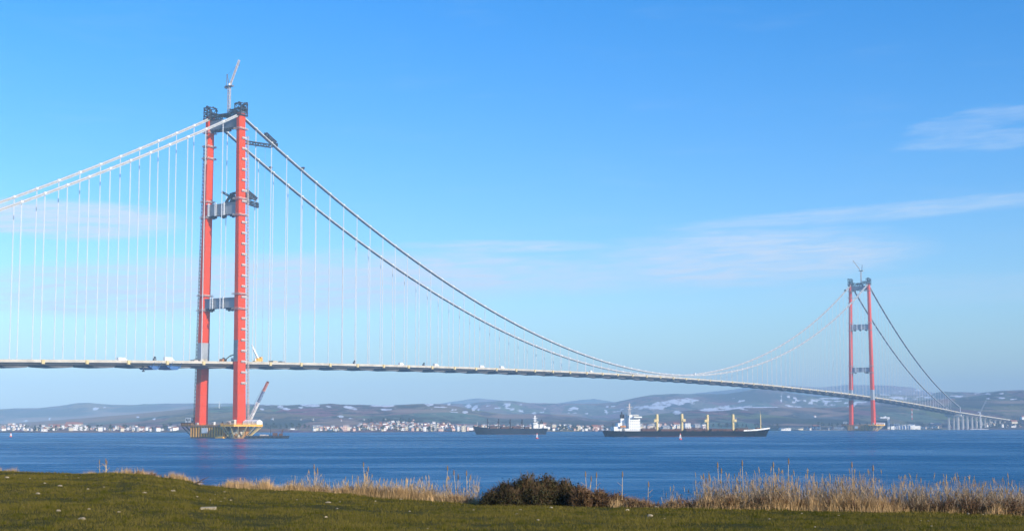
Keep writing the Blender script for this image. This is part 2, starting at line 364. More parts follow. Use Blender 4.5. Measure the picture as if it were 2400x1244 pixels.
WOOD = [(930, 981, 75, 7, 0), (1820, 985, 60, 8, 0), (1930, 988, 110, 7, 0), (2280, 947, 60, 9, 0), (2260, 994, 60, 5, 0), (1360, 990, 60, 5, 0), (660, 990, 60, 10, 0), (100, 968, 130, 10, 0), (330, 958, 90, 7, -.05), (1740, 930, 100, 14, 0), (2360, 948, 70, 3, 0), (1560, 948, 60, 5, 0)]
rs = random.Random(3)
for u0, u1, v0, v1, n in ((600, 1040, 948, 960, 26), (1050, 1280, 947, 968, 26), (1290, 1480, 950, 972, 20), (1480, 1760, 932, 962, 26), (1840, 2020, 928, 952, 34), (2060, 2260, 912, 938, 24), (2280, 2420, 920, 936, 12), (60, 400, 950, 985, 10)):
    for _ in range(n // 2): SNOW.append((rs.uniform(u0, u1), rs.uniform(v0, v1), rs.uniform(2.5, 11), rs.uniform(0.9, 2.4), rs.uniform(-0.15, 0.15)))
def hill_material():
    m = bpy.data.materials.new("hillside"); m.use_nodes = True; t = NT(m.node_tree); p = t.n["Principled BSDF"]
    pos = t.node("ShaderNodeNewGeometry").outputs["Position"]
    at = t.node("ShaderNodeAttribute", attribute_name="cover"); sx = t.node("ShaderNodeSeparateXYZ"); t.put(sx.inputs[0], at.outputs["Vector"])
    n1 = t.noise(t.mapping(pos, (0.004, 0.0016, 0.01)), 1.0, 6.0, 0.65)
    n2 = t.noise(t.mapping(pos, (0.03, 0.012, 0.05)), 1.0, 5.0, 0.7)
    vo = t.node("ShaderNodeTexVoronoi"); t.put(vo.inputs["Vector"], t.mapping(pos, (0.006, 0.0022, 0.0))); vo.inputs["Scale"].default_value = 1.0
    base = t.mix(t.ramp(n1, 0.35, 0.65), (0.190, 0.130, 0.105), (0.125, 0.120, 0.080))
    base = t.mix(0.35, base, t.mix(1.0, vo.outputs["Color"], (0.42, 0.29, 0.20), 'MULTIPLY'))
    n3 = t.noise(t.mapping(pos, (0.014, 0.005, 0.03), (9, 1, 4)), 1.0, 6.0, 0.7)
    base = t.mix(t.ramp(n3, 0.48, 0.60), base, (0.040, 0.044, 0.036))
    base = t.mix(t.m('MULTIPLY', t.ramp(n2, 0.54, 0.66), 0.7), base, (0.36, 0.27, 0.20))
    base = t.mix(t.m('MULTIPLY', sx.outputs[1], 0.7), base, t.mix(t.ramp(n2, 0.3, 0.7), (0.44, 0.28, 0.20), (0.31, 0.22, 0.15)))
    base = t.mix(t.m('MULTIPLY', sx.outputs[2], 0.8), base, (0.036, 0.046, 0.036))
    sn = t.ramp(t.m('ADD', t.m('MULTIPLY', sx.outputs[0], 0.85), t.m('MULTIPLY', t.m('SUBTRACT', t.noise(t.mapping(pos, (0.034, 0.012, 0.06), (5, 3, 1)), 1.0, 6.0, 0.78), 0.5), 3.2)), 0.36, 0.85)
    base = t.mix(sn, base, (0.80, 0.80, 0.82))
    t.put(p.inputs["Base Color"], base); p.inputs["Roughness"].default_value = 0.95; p.inputs["Specular IOR Level"].default_value = 0.1
    return m
def build_hills():
    ks = np.concatenate([np.linspace(-0.95, -0.42, 90, endpoint=False), np.linspace(-0.42, 0.42, 760), np.linspace(0.42, 0.95, 91)[1:]])
    qs = np.concatenate([np.linspace(0, 0.12, 22, endpoint=False), np.linspace(0.12, 1, 62, endpoint=False)])
    nk = len(ks); u = CU + F * ks / math.cos(PITCH); ys = shore_y(u) - 55; ya = ridgeA_y(u)
    rows = [ys + (ya - ys) * q for q in qs] + [ya + (7600 - ya) * q for q in np.linspace(0, 1, 40, endpoint=False)] + [np.full(nk, y) for y in np.linspace(7600, 13500, 46)]
    Y = np.array(rows); X = Y * ks[None, :]; Z = terrain(X, Y); nr = len(rows)
    V = np.stack([X, Y, Z], -1).reshape(-1, 3); a = np.arange(nr * nk).reshape(nr, nk)
    Fa = np.stack([a[:-1, :-1], a[:-1, 1:], a[1:, 1:], a[1:, :-1]], -1).reshape(-1, 4)
    o = bulk("hills", V, Fa, hill_material(), "structure", True)
    d = V[:, 1] * math.cos(PITCH) + (V[:, 2] - H) * math.sin(PITCH)
    uu = CU + F * V[:, 0] / d; vv = CV - F * (-V[:, 1] * math.sin(PITCH) + (V[:, 2] - H) * math.cos(PITCH)) / d
    def cover(lst, edge):
        c = np.zeros(len(V))
        for (cu, cv, hu, hv, sl) in lst:
            e = ((uu - cu) / hu) ** 2 + ((vv - cv - (uu - cu) * sl) / hv) ** 2
            c = np.maximum(c, np.clip((1.25 - e) / edge, 0, 1))
        return c
    up = V[:, 1] > 2700
    C = np.stack([cover(SNOW, 0.5) * up, cover(PALE, 0.8), cover(WOOD, 0.7)], -1).astype(np.float32)
    at = o.data.attributes.new("cover", 'FLOAT_VECTOR', 'POINT'); at.data.foreach_set("vector", C.ravel())
build_hills()
def ground_at(u, v, tall=0.0):
    """where a line of sight through u, v meets the far slope"""
    y0 = float(shore_y(u)) + 4; y1 = float(ridgeA_y(u))
    ys = np.linspace(y0, y1, 500); k = (u - CU) / F
    b = (CV - v) / F; kk = ys / (math.cos(PITCH) - b * math.sin(PITCH))
    X = kk * k; Zr = H + kk * (math.sin(PITCH) + b * math.cos(PITCH)); T = terrain(X, ys)
    hit = np.nonzero(T >= Zr)[0]; i = hit[0] if len(hit) else 0
    return Vector((X[i], ys[i], float(T[i])))

# ------------------------------------------------------------------ near ground
crest_v = curve([(-1500, 1098), (-400, 1100), (0, 1103), (100, 1106), (190, 1109), (260, 1107), (330, 1110), (365, 1116), (430, 1123), (470, 1136), (540, 1142), (620, 1147), (700, 1149), (800, 1155), (900, 1167), (1000, 1172), (1100, 1180), (1150, 1183), (1300, 1185), (1500, 1189), (1700, 1193), (1900, 1196), (2100, 1200), (2250, 1203), (2400, 1209), (3000, 1222), (4500, 1235)])
edge_y = curve([(-1500, 60), (-300, 52), (0, 49), (600, 43), (1200, 38), (1800, 35), (2400, 33), (3000, 31.5), (4500, 30)])
Z0 = H - 1.66
def near_ground(x, y):
    x = np.asarray(x, float); y = np.asarray(y, float)
    u = CU + F * x / (np.maximum(y, 9.0) * math.cos(PITCH)); u = np.clip(u, -1500, 4500)
    e = edge_y(u); ze = hzn(crest_v(u), e)
    q = np.clip((y - 14) / (e - 14), 0, 1)
    z = Z0 + (ze - Z0) * q
    rough = fbm(x / 2.2, y / 2.2, 3, 4) * 0.050 + fbm(x / 7, y / 7, 8, 2) * 0.06
    z = z + rough * np.clip((e - y) / 6, 0.25, 1)
    over = np.maximum(y - e, 0)
    z = z - np.where(over > 0, 0.22 * over ** 1.6 + 0.12 * over, 0)
    return np.maximum(z, -2.2)
def ground_material():
    m = bpy.data.materials.new("turf_soil"); m.use_nodes = True; t = NT(m.node_tree); p = t.n["Principled BSDF"]
    pos = t.node("ShaderNodeNewGeometry").outputs["Position"]
    n1 = t.noise(pos, 0.35, 4.0, 0.6); n2 = t.noise(pos, 5.0, 5.0, 0.7)
    c = t.mix(t.ramp(n1, 0.35, 0.65), (0.050, 0.050, 0.006), (0.078, 0.066, 0.010))
    c = t.mix(t.ramp(n2, 0.45, 0.75), c, (0.040, 0.034, 0.010))
    t.put(p.inputs["Base Color"], c); p.inputs["Roughness"].default_value = 0.95; p.inputs["Specular IOR Level"].default_value = 0.05
    b = t.node("ShaderNodeBump"); b.inputs["Strength"].default_value = 0.6; b.inputs["Distance"].default_value = 0.06
    t.put(b.inputs["Height"], n2); t.l.new(b.outputs[0], p.inputs["Normal"])
    return m
def build_ground():
    xs = np.arange(-62, 62.01, 0.3); ys = np.concatenate([np.arange(-22, 15, 1.0), np.arange(15, 60, 0.22), np.arange(60, 84, 1.0)])
    X, Y = np.meshgrid(xs, ys); Z = near_ground(X, Y); nr, nk = X.shape
    a = np.arange(nr * nk).reshape(nr, nk)
    bulk("grass_field", np.stack([X, Y, Z], -1).reshape(-1, 3), np.stack([a[:-1, :-1], a[:-1, 1:], a[1:, 1:], a[1:, :-1]], -1).reshape(-1, 4), ground_material(), "structure", True)
build_ground()

# ------------------------------------------------------------------ haze
def build_haze():
    mb = MB(); mb.span(-13200, 13200, -300, 14200, -4.5, 430)
    m = bpy.data.materials.new("haze_air"); m.use_nodes = True; t = NT(m.node_tree); t.n.remove(t.n["Principled BSDF"])
    pv = t.node("ShaderNodeVolumePrincipled"); pv.inputs["Color"].default_value = (0.42, 0.69, 1.0, 1); pv.inputs["Density"].default_value = 1.2e-4
    pv.inputs["Anisotropy"].default_value = -0.3
    t.l.new(pv.outputs[0], t.n["Material Output"].inputs["Volume"])
    tag(mb.build("haze", m), kind="stuff")
build_haze()

# ================================================================== the bridge
# local frame of everything on the bridge: x across (towards the near cable), y along it, z up
bridge = thing("suspension_bridge", "long suspension bridge with two red towers and a thin pale deck over the strait", "bridge", (BX, BY, 0), -BAZ)
SEG = 48.0
def leg_t(sg, h): return sg * (24.65 + (20.19 - 24.65) * h / TOWER_H)
def leg_half(h): q = min(max(h / TOWER_H, 0), 1); return 3.95 - 1.35 * q ** 0.8, 6.1 - 1.75 * q ** 0.8      # across, along
def leg_ring(sg, h, grow=0.0, y0=0.0):
    a, b = leg_half(h); a += grow; b += grow; c = 0.9; x = leg_t(sg, h)
    return [(x + sx, y0 + sy, h) for sx, sy in ((-a + c, -b), (a - c, -b), (a, -b + c), (a, b - c), (a - c, b), (-a + c, b), (-a, b - c), (-a, -b + c))]
def make_tower(y0, near):
    tw = link("tower", None, bridge, label="near red tower with white scaffold landings up one leg" if near else "far red tower seen small and pale through the haze")
    for sg in (-1, 1):
        mb = MB(); mb.loft([leg_ring(sg, h, 0, y0) for h in (12.6, 40, 80, 120, 160, 200, 240, 280, TOWER_H)]); mb.build("leg", M["red"], tw)
        # unpainted grey sleeve just above the deck
        if sg < 0 or not near:
            mb = MB(); lo, hi = (74.0, 93.0) if near else (66.0, 88.0)
            mb.loft([leg_ring(sg, h, 0.12, y0) for h in (lo, (lo + hi) / 2, hi)], False); mb.build("grey_sleeve", M["grey"], tw)
        else:
            mb = MB(); a, b = leg_half(84); x = leg_t(sg, 84); mb.span(x - a + 0.9, x + a - 0.9, y0 - b - 0.25, y0 - b + 0.4, 74, 94.5); mb.build("grey_sleeve", M["midgrey"], tw)
        # walkway collars round the leg at the cross beams and the top
        for h in ((124.5, 139.0, 216.5, 232.5, 302.0) if sg > 0 else (124.5, 139.0, 216.5, 232.5, 276.0, 288.0, 302.0)):
            mb = MB(); a, b = leg_half(h); a += 1.4; b += 1.4; x = leg_t(sg, h)
            for (p, q) in (((x - a, -b), (x + a, -b)), ((x + a, -b), (x + a, b)), ((x + a, b), (x - a, b)), ((x - a, b), (x - a, -b))):
                mb.bar((p[0], y0 + p[1], h), (q[0], y0 + q[1], h), 1.5, 0.35)
                mb.bar((p[0], y0 + p[1], h + 1.25), (q[0], y0 + q[1], h + 1.25), 0.22, 0.5)
            for sx in (-1, 1):
                for sy in (-1, 0, 1): mb.bar((x + sx * a, y0 + sy * b, h), (x + sx * a, y0 + sy * b, h + 1.4), 0.22)
            mb.build("collar", M["scaffold"], tw)
        # black lattice that carries the cable saddle
        mb = MB(); x = leg_t(sg, TOWER_H); zt = TOWER_H + (9.5 if near else 10.5)
        for sx in (-1, 1):
            for sy in (-1, 1): mb.bar((x + sx * 3.9, y0 + sy * 4.8, TOWER_H - 3), (x + sx * 3.9, y0 + sy * 4.8, zt), 0.8)
        for z in (TOWER_H + 0.5, TOWER_H + 4.5, zt):
            for sy in (-1, 1): mb.bar((x - 4.6, y0 + sy * 4.8, z), (x + 4.6, y0 + sy * 4.8, z), 0.7)
            for sx in (-1, 1): mb.bar((x + sx * 3.9, y0 - 5.6, z), (x + sx * 3.9, y0 + 5.6, z), 0.7)
        for sy in (-1, 1):
            mb.bar((x - 3.9, y0 + sy * 4.8, TOWER_H + 0.5), (x + 3.9, y0 + sy * 4.8, zt), 0.5); mb.bar((x + 3.9, y0 + sy * 4.8, TOWER_H + 0.5), (x - 3.9, y0 + sy * 4.8, zt), 0.5)
        for k in range(12): mb.box((x + rnd.uniform(-4, 4), y0 + rnd.uniform(-5, 5), TOWER_H + rnd.uniform(3, 8)), (rnd.uniform(1.2, 2.6), rnd.uniform(1, 3), rnd.uniform(0.8, 2)))
        for k in range(7): mb.box((x + rnd.uniform(-4, 4), y0 + rnd.uniform(-5, 5), zt + rnd.uniform(-0.5, 1.6)), (rnd.uniform(0.8, 2.2), rnd.uniform(0.8, 2), rnd.uniform(0.8, 2)))
        mb.span(x - 4.5, x + 4.5, y0 - 5.5, y0 + 5.5, TOWER_H - 2.6, TOWER_H - 1.4)
        mb.build("saddle_frame", M["dark"], tw)
        mb = MB(); mb.span(x - 1.6, x + 1.6, y0 - 3.5, y0 + 3.5, TOWER_H - 1.2, TOWER_H + 2.2); mb.build("saddle", M["midgrey"], tw)
    for h, ht in ((131.5, 9.0), (224.0, 10.5)):
        xa = leg_t(1, h) - leg_half(h)[0] + 0.3; mb = MB(); mb.span(-xa, xa, y0 - 3.6, y0 + 3.6, h - ht / 2, h + ht / 2)
        for k in (-1, 1): mb.span(-xa, xa, y0 - 4.3, y0 + 4.3, h + k * ht / 2 - 0.5, h + k * ht / 2 + 0.3)
        mb.build("cross_beam", M["grey"], tw)
        for x, wd in (((-15.5, 1.0), (-6.5, 1.5), (4.5, 1.2)) if h > 200 else ((-9.5, 3.2), (5.5, 0.9))):
            mb = MB()
            for sx in (-1, 1): mb.bar((x + sx * wd / 2, y0 - 5.2, h - ht / 2 - 1.2), (x + sx * wd / 2, y0 - 5.2, h + ht / 2 + 1.4), 0.5)
            for k in range(7): z = h - ht / 2 + k * ht / 6; mb.span(x - wd / 2, x + wd / 2, y0 - 5.3, y0 - 4.4, z - 0.3, z + 0.35)
            mb.build("scaffold_bay", M["white"], tw)
        for x in ((-12.0, 0.5, 13.0) if h > 200 else (-13, 10, 14)):
            mb = MB(); mb.box((x, y0 - 1, h - ht / 2 - 1.6), (4.2, 5, 2.4)); mb.box((x + 1.2, y0 - 2, h - ht / 2 - 3.2), (1.6, 2, 1.6)); mb.build("hung_platform", M["dark"], tw)
    mb = MB(); xa = leg_t(1, 309) - 2.0; mb.span(-xa, xa, y0 - 3.2, y0 + 3.2, 304.5, 313.5); mb.build("top_beam", M["midgrey"], tw)
    for k, (xa_, xb_, za, zb) in enumerate(((-17, -2, 316, 316), (-17, 0, 320, 317.5), (2, 17, 316.5, 320), (-6, 6, 318.5, 318.5), (6, 15, 322, 322))):
        mb = MB(); mb.lattice((xa_, y0 - 2.0 + k * 0.6, za), (xb_, y0 - 2.0 + k * 0.6, zb), 2.6, 6, 0.6, 0.46); mb.build("hoisting_truss", M["dark"], tw)
    for k in range(16):
        mb = MB(); mb.box((rnd.uniform(-15, 15), y0 + rnd.uniform(-3, 3), rnd.uniform(314, 320)), (rnd.uniform(1, 3.4), rnd.uniform(1, 3), rnd.uniform(0.8, 2.4))); mb.build("winch_box", M["dark"], tw)
    for k in range(6):
        mb = MB(); mb.box((-13.5 + k * 5.2, y0 - 2 + rnd.uniform(-1, 1), rnd.uniform(301.5, 304)), (rnd.uniform(1.5, 4), 3, rnd.uniform(1.2, 3))); mb.build("hung_platform", M["dark"], tw)
    if near:
        for k in range(24):                                    # landings on the sunny face of the near leg
            h = 52 + k * 10.45
            if min(abs(h - z) for z in (125.5, 140, 217.5, 233.5, 303)) < 3.4: continue
            a, b = leg_half(h); x = leg_t(1, h) + a; mb = MB()
            mb.span(x, x + 1.3, y0 - b * 0.5, y0 + b * 0.95, h - 0.2, h + 0.15)
            mb.bar((x + 1.3, y0 - b * 0.5, h + 1.3), (x + 1.3, y0 + b * 0.95, h + 1.3), 0.2, 1.3)
            for q in (-0.5, 0.2, 0.93): mb.bar((x + 1.3, y0 + q * b, h), (x + 1.3, y0 + q * b, h + 1.8), 0.2)
            if k % 3 == 0: mb.box((x + 0.9, y0 + b * 0.7, h + 1.2), (1.4, 2.2, 2.2))
            mb.build("landing", M["scaffold"], tw)
        mb = MB(); a0, b0 = leg_half(14); a1, b1 = leg_half(296)
        mb.lattice((leg_t(1, 14) + a0 + 1.2, y0 + b0 + 1.2, 14), (leg_t(1, 296) + a1 + 1.2, y0 + b1 + 1.2, 296), 1.3, 90, 0.26, 0.2); mb.build("lift_mast", M["scaffold"], tw)
        mb = MB(); mb.lattice((leg_t(-1, 14) - a0 - 0.9, y0 - b0 + 1.0, 14), (leg_t(-1, 290) - a1 - 0.9, y0 - b1 + 1.0, 290), 1.2, 80, 0.22, 0.18); mb.build("ladder_mast", M["rust"], tw)
        mb = MB(); mb.lattice((leg_t(-1, 278) + 1, y0 - b1 - 1.2, 270), (leg_t(-1, 290) + 1, y0 - b1 - 1.2, 300), 1.2, 9, 0.24, 0.18); mb.build("access_tower", M["scaffold"], tw)
    return tw
make_tower(0.0, True); make_tower(LSPAN, False)

# deck: one object per 48 m segment, its pale edge beams, cross girder and brackets below it
def make_deck():
    s = -480.0
    while s < 2780:
        s1 = min(s + SEG, 2790.0); L = s1 - s; z0, z1 = deck_h(s), deck_h(s1)
        def zz(y): return z0 + (z1 - z0) * (y - s) / L
        seg = MB()
        prof = {1: [(4.0, 0), (19.0, 0), (19.0, -0.9), (15.5, -3.3), (7.0, -3.3), (4.0, -1.5)]}
        for sg in (-1, 1):
            seg.loft([[(sg * x, y, zz(y) + z) for x, z in prof[1]] for y in (s, s1)])
        o = seg.build("deck_segment", M["under"], bridge)
        for sg in (-1, 1):
            mb = MB()
            mb.loft([[(sg * 19.05, y, zz(y) - 1.45), (sg * 19.6, y, zz(y) - 1.25), (sg * 19.6, y, zz(y) + 1.1), (sg * 19.05, y, zz(y) + 1.1)] for y in (s, s1)])
            mb.build("edge_beam", M["cream"], o)
            mb = MB(); ys = s + 6
            mb.span(sg * 19.2, sg * 20.7, s + 0.6, s + 3.6, zz(s) - 2.5, zz(s) + 0.9); mb.build("hanger_bracket", M["buff"], o)
        mb = MB(); mb.loft([[(-19, y, zz(y) + 0.004), (19, y, zz(y) + 0.004), (19, y, zz(y) + 0.05), (-19, y, zz(y) + 0.05)] for y in (s, s1)]); mb.build("carriageway", M["asphalt"], o)
        mb = MB(); yc = s + L * 0.55
        mb.loft([[(-13, y, zz(y) - 3.3), (13, y, zz(y) - 3.3), (13, y, zz(y) - 3.35 - d), (-13, y, zz(y) - 3.35 - d)] for y, d in ((yc - 16, 0.1), (yc - 9, 1.5), (yc + 8, 2.3), (yc + 13, 2.0), (yc + 16, 0.1))])
        mb.build("cross_girder", M["hump"], o)
        s += SEG
make_deck()

# main cables with their catwalks, and the hangers
S_A, S_B = -520.0, 2784.0
for sg in (-1, 1):
    ss = list(np.arange(S_A, 0, 12.0)) + list(np.arange(0, LSPAN, 12.0)) + [LSPAN] + list(np.arange(LSPAN + 12, S_B, 12.0))
    mb = MB(); mb.tube([(sg * CABLE_T, s, cable_h(s)) for s in ss], 0.85, 8); c = mb.build("main_cable", M["cable"], bridge)
    for p in c.data.polygons: p.use_smooth = True
    mb = MB(); zt = sg * CABLE_T
    mb.loft([[(zt - 1.8, s, cable_h(s) - 1.75), (zt + 1.8, s, cable_h(s) - 1.75), (zt + 1.8, s, cable_h(s) - 1.5), (zt - 1.8, s, cable_h(s) - 1.5)] for s in ss])
    for k in (-1, 1): mb.loft([[(zt + k * 1.8 - 0.09, s, cable_h(s) - 1.5), (zt + k * 1.8 + 0.09, s, cable_h(s) - 1.5), (zt + k * 1.8 + 0.09, s, cable_h(s) - 0.55), (zt + k * 1.8 - 0.09, s, cable_h(s) - 0.55)] for s in ss])
    mb.build("catwalk", M["catwalk"], bridge)
hang = MB()
for k in (-1, 1): hang.box((0.0, k * 0.34, 0.5), (0.27, 0.27, 1.0))
hang_me = hang.mesh("hanger_rope", M["hanger"])
band = MB(); band.tube([(0, -1.1, 0), (0, 1.1, 0)], 1.15, 8); band.box((0, 0, -1.1), (0.7, 1.4, 1.2)); band_me = band.mesh("cable_band", M["white"])
for sg in (-1, 1):
    for k in list(range(-14, 0)) + list(range(1, 84)) + list(range(85, 113)):
        s = k * 24.0 + (0 if k < 84 else 7.0)
        zc, zd = cable_h(s), deck_h(s) + 1.3
        if zc - zd < 1.5: continue
        o = link("hanger", hang_me, bridge, (sg * CABLE_T, s, zd)); o.scale = (1, 1, zc - zd)
        sl = math.atan((cable_h(s + 1) - cable_h(s - 1)) / 2)
        b = link("cable_band", band_me, o); b.location = (0, 0, 1.0); b.scale = (1, 1, 1 / (zc - zd))

# approach viaduct on the far shore
via = thing("approach_viaduct", "pale concrete approach viaduct on tall paired piers running inland from the far bridge end", "viaduct", tuple(br(2790, 0, 0)), -BAZ)
def via_z(y): return 44.95 - 0.031 * y
k = 0
for y in np.arange(0, 900, 60.0):
    mb = MB(); mb.loft([[(-19, q, via_z(q)), (19, q, via_z(q)), (19, q, via_z(q) - 1.2), (9, q, via_z(q) - 4.2), (-9, q, via_z(q) - 4.2), (-19, q, via_z(q) - 1.2)] for q in (y, y + 60)]); g = mb.build("girder_span", M["concrete"], via)
    mb = MB()
    for sg in (-1, 1): mb.loft([[(sg * 19.02, q, via_z(q) - 1.3), (sg * 19.5, q, via_z(q) - 1.3), (sg * 19.5, q, via_z(q) + 1.4), (sg * 19.02, q, via_z(q) + 1.4)] for q in (y, y + 60)])
    mb.build("parapet", M["cream"], g)
for y in (0, 50, 100, 150, 200, 250, 300, 360, 420, 480, 540, 600, 660, 720, 780):
    p = br(2790 + y, 0, 0); zg = float(terrain(p.x, p.y)); zg = max(zg, 0.3)
    for sg in (-1, 1):
        mb = MB(); zt = via_z(y) - 4.25
        if zt - zg < 3: continue
        wd = 4.6 if y <= 22 else 3.8
        mb.loft([[(sg * 11.5 + a * wd / 2, y + b * wd / 2.6, z) for a, b in ((-1, -1), (1, -1), (1, 1), (-1, 1))] for z in (zg - 2, zt)])
        mb.build("pier", M["concrete"], via)
    if y > 22 and via_z(y) - 6 > zg + 3:
        mb = MB(); mb.span(-15, 15, y - 2.2, y + 2.2, via_z(y) - 6.0, via_z(y) - 4.21); mb.build("pier_cap", M["concrete"], via)
mb = MB(); mb.span(-21, 21, -4, 4, 35.5, 40.2)
mb.build("anchor_beam", M["concrete"], via)
for x in (-17, 17):
    mb = MB(); mb.span(x - 0.6, x + 0.6, 6, 7.2, via_z(6) + 0.1, via_z(6) + 13); mb.span(x - 1.0, x + 1.0, 5.6, 7.6, via_z(6) + 13, via_z(6) + 14); mb.build("cable_post", M["white"], via)
mb = MB()
for sg in (-1, 1): mb.tube([(sg * CABLE_T, -6, cable_h(2784)), (sg * 21.2, 60, 36), (sg * 21.2, 110, 14)], 0.75, 8)

# foundations in the water
def make_foundation(s0, label, near):
    f = thing("tower_foundation", label, "foundation", tuple(br(s0, 0, 0)), -BAZ, "bridge tower foundations")
    for sg in (-1, 1):
        mb = MB(); mb.tube([(sg * 24.65, 0, -6), (sg * 24.65, 0, 11.2)], 9.6, 20); mb.build("caisson_shaft", M["ochre"], f)
    mb = MB(); mb.span(-29, 13, -9.2, 9.2, 0.35, 11.0); mb.build("tie_wall", M["ochre"], f)
    mb = MB(); mb.span(-29.5, 13.2, -9.5, 9.5, -3, 0.9); mb.build("fender_sill", M["dark"], f)
    for k in range(13):
        x = -28.4 + k * 3.42
        mb = MB(); mb.span(x - 0.55, x + 0.55, -10.4, -9.22, 1.0, 11.0); mb.build("rib", M["yellow"], f)
    for k in range(6):
        y = -8.2 + k * 3.28
        mb = MB(); mb.span(13.02, 13.9, y - 0.5, y + 0.5, 1.0, 11.0); mb.build("rib", M["yellow"], f)
    mb = MB(); mb.box((-10.0, -10.8, 7.4), (7.6, 0.4, 5.2)); mb.build("sign_board", M["white"], f)
    # working platforms
    def octo(cx, cy, rx, ry): return [(cx + rx * math.cos(R(22.5 + 45 * i)), cy + ry * math.sin(R(22.5 + 45 * i))) for i in range(8)]
    mb = MB(); mb.poly(octo(24.65 + 2.5, 0, 21.5, 21.5), 11.25, 13.3); mb.build("platform_slab", M["yellow"], f)
    mb = MB(); mb.poly([(-43, -9), (-43, 9), (-28, 11), (13, 11), (13, -11), (-28, -11)], 11.3, 12.7); mb.build("platform_slab", M["ochre"], f)
    mb = MB(); mb.span(-44, -30, -8, 6, 12.72, 15.0); mb.build("edge_box", M["rust"], f)
    for i in range(16):
        a = 2 * math.pi * (i + 0.5) / 16; cx = 24.65
        mb = MB(); mb.bar((cx + 2.5 + 20 * math.cos(a), 20 * math.sin(a), 11.2), (cx + 9.8 * math.cos(a), 9.8 * math.sin(a), 1.0), 0.9); mb.build("bracket_strut", M["buff"], f)
    for y in (-8, -3, 3, 8):
        mb = MB(); mb.bar((-42, y, 11.2), (-29, y, 1.2), 0.8); mb.bar((-36, y, 11.2), (-29, y, 6.0), 0.5); mb.build("bracket_strut", M["dark"], f)
    for i in range(9):                                     # pale fender panels at the waterline
        a = R(-128 + i * 13); r = 10.1; zc = 2.4 + (i % 3) * 2.1
        mb = MB(); mb.box((24.65 + r * math.cos(a), r * math.sin(a), zc), (0.6, 1.9, 2.6 + (i % 2) * 1.4), a); mb.build("fender_panel", M["cream"], f)
    # railings round both platforms
    o8 = octo(27.15, 0, 21.2, 21.2)
    mb = MB()
    for i in range(8):
        p, q = o8[i], o8[(i + 1) % 8]
        mb.bar((*p, 14.4), (*q, 14.4), 0.16)
        for t in np.linspace(0, 1, 9): mb.bar((p[0] + (q[0] - p[0]) * t, p[1] + (q[1] - p[1]) * t, 13.3), (p[0] + (q[0] - p[0]) * t, p[1] + (q[1] - p[1]) * t, 14.4), 0.14)
    for t in np.linspace(-43, 13, 29): mb.bar((t, -10.6 if t > -28 else -9, 12.7), (t, -10.6 if t > -28 else -9, 13.9), 0.14)
    mb.bar((-28, -10.8, 13.9), (13, -10.8, 13.9), 0.16)
    mb.build("railing", M["yellow"], f)
    return f
make_foundation(0, "yellow braced foundation platform with white sign board under the near red tower", True)
make_foundation(LSPAN, "small yellow foundation platform under the far red tower", False)

def on_bridge(name, label, cat, s, t, h, group=None, rz=0.0): return thing(name, label, cat, tuple(br(s, t, h)), -BAZ + rz, group)
def hut(mb_name, label, cat, s, t, h, d, m, roof="white", group=None, s0=0):
    o = on_bridge(mb_name, label, cat, s0 + s, t, h, group)
    mb = MB(); mb.box((0, 0, d[2] / 2), d); mb.build("body", M[m], o)
    mb = MB(); mb.box((0, 0, d[2] + 0.12), (d[0] + 0.3, d[1] + 0.3, 0.22)); mb.build("roof", M[roof], o)
    for k in (-1, 1): mb = MB(); mb.box((k * d[0] * 0.25, -d[1] / 2 - 0.03, d[2] * 0.6), (d[0] * 0.2, 0.08, d[2] * 0.3)); mb.build("window", M["glass"], o)
    mb = MB(); mb.box((0, -d[1] / 2 - 0.04, d[2] * 0.38), (0.9, 0.08, d[2] * 0.72)); mb.build("door", M["midgrey"], o)
    return o
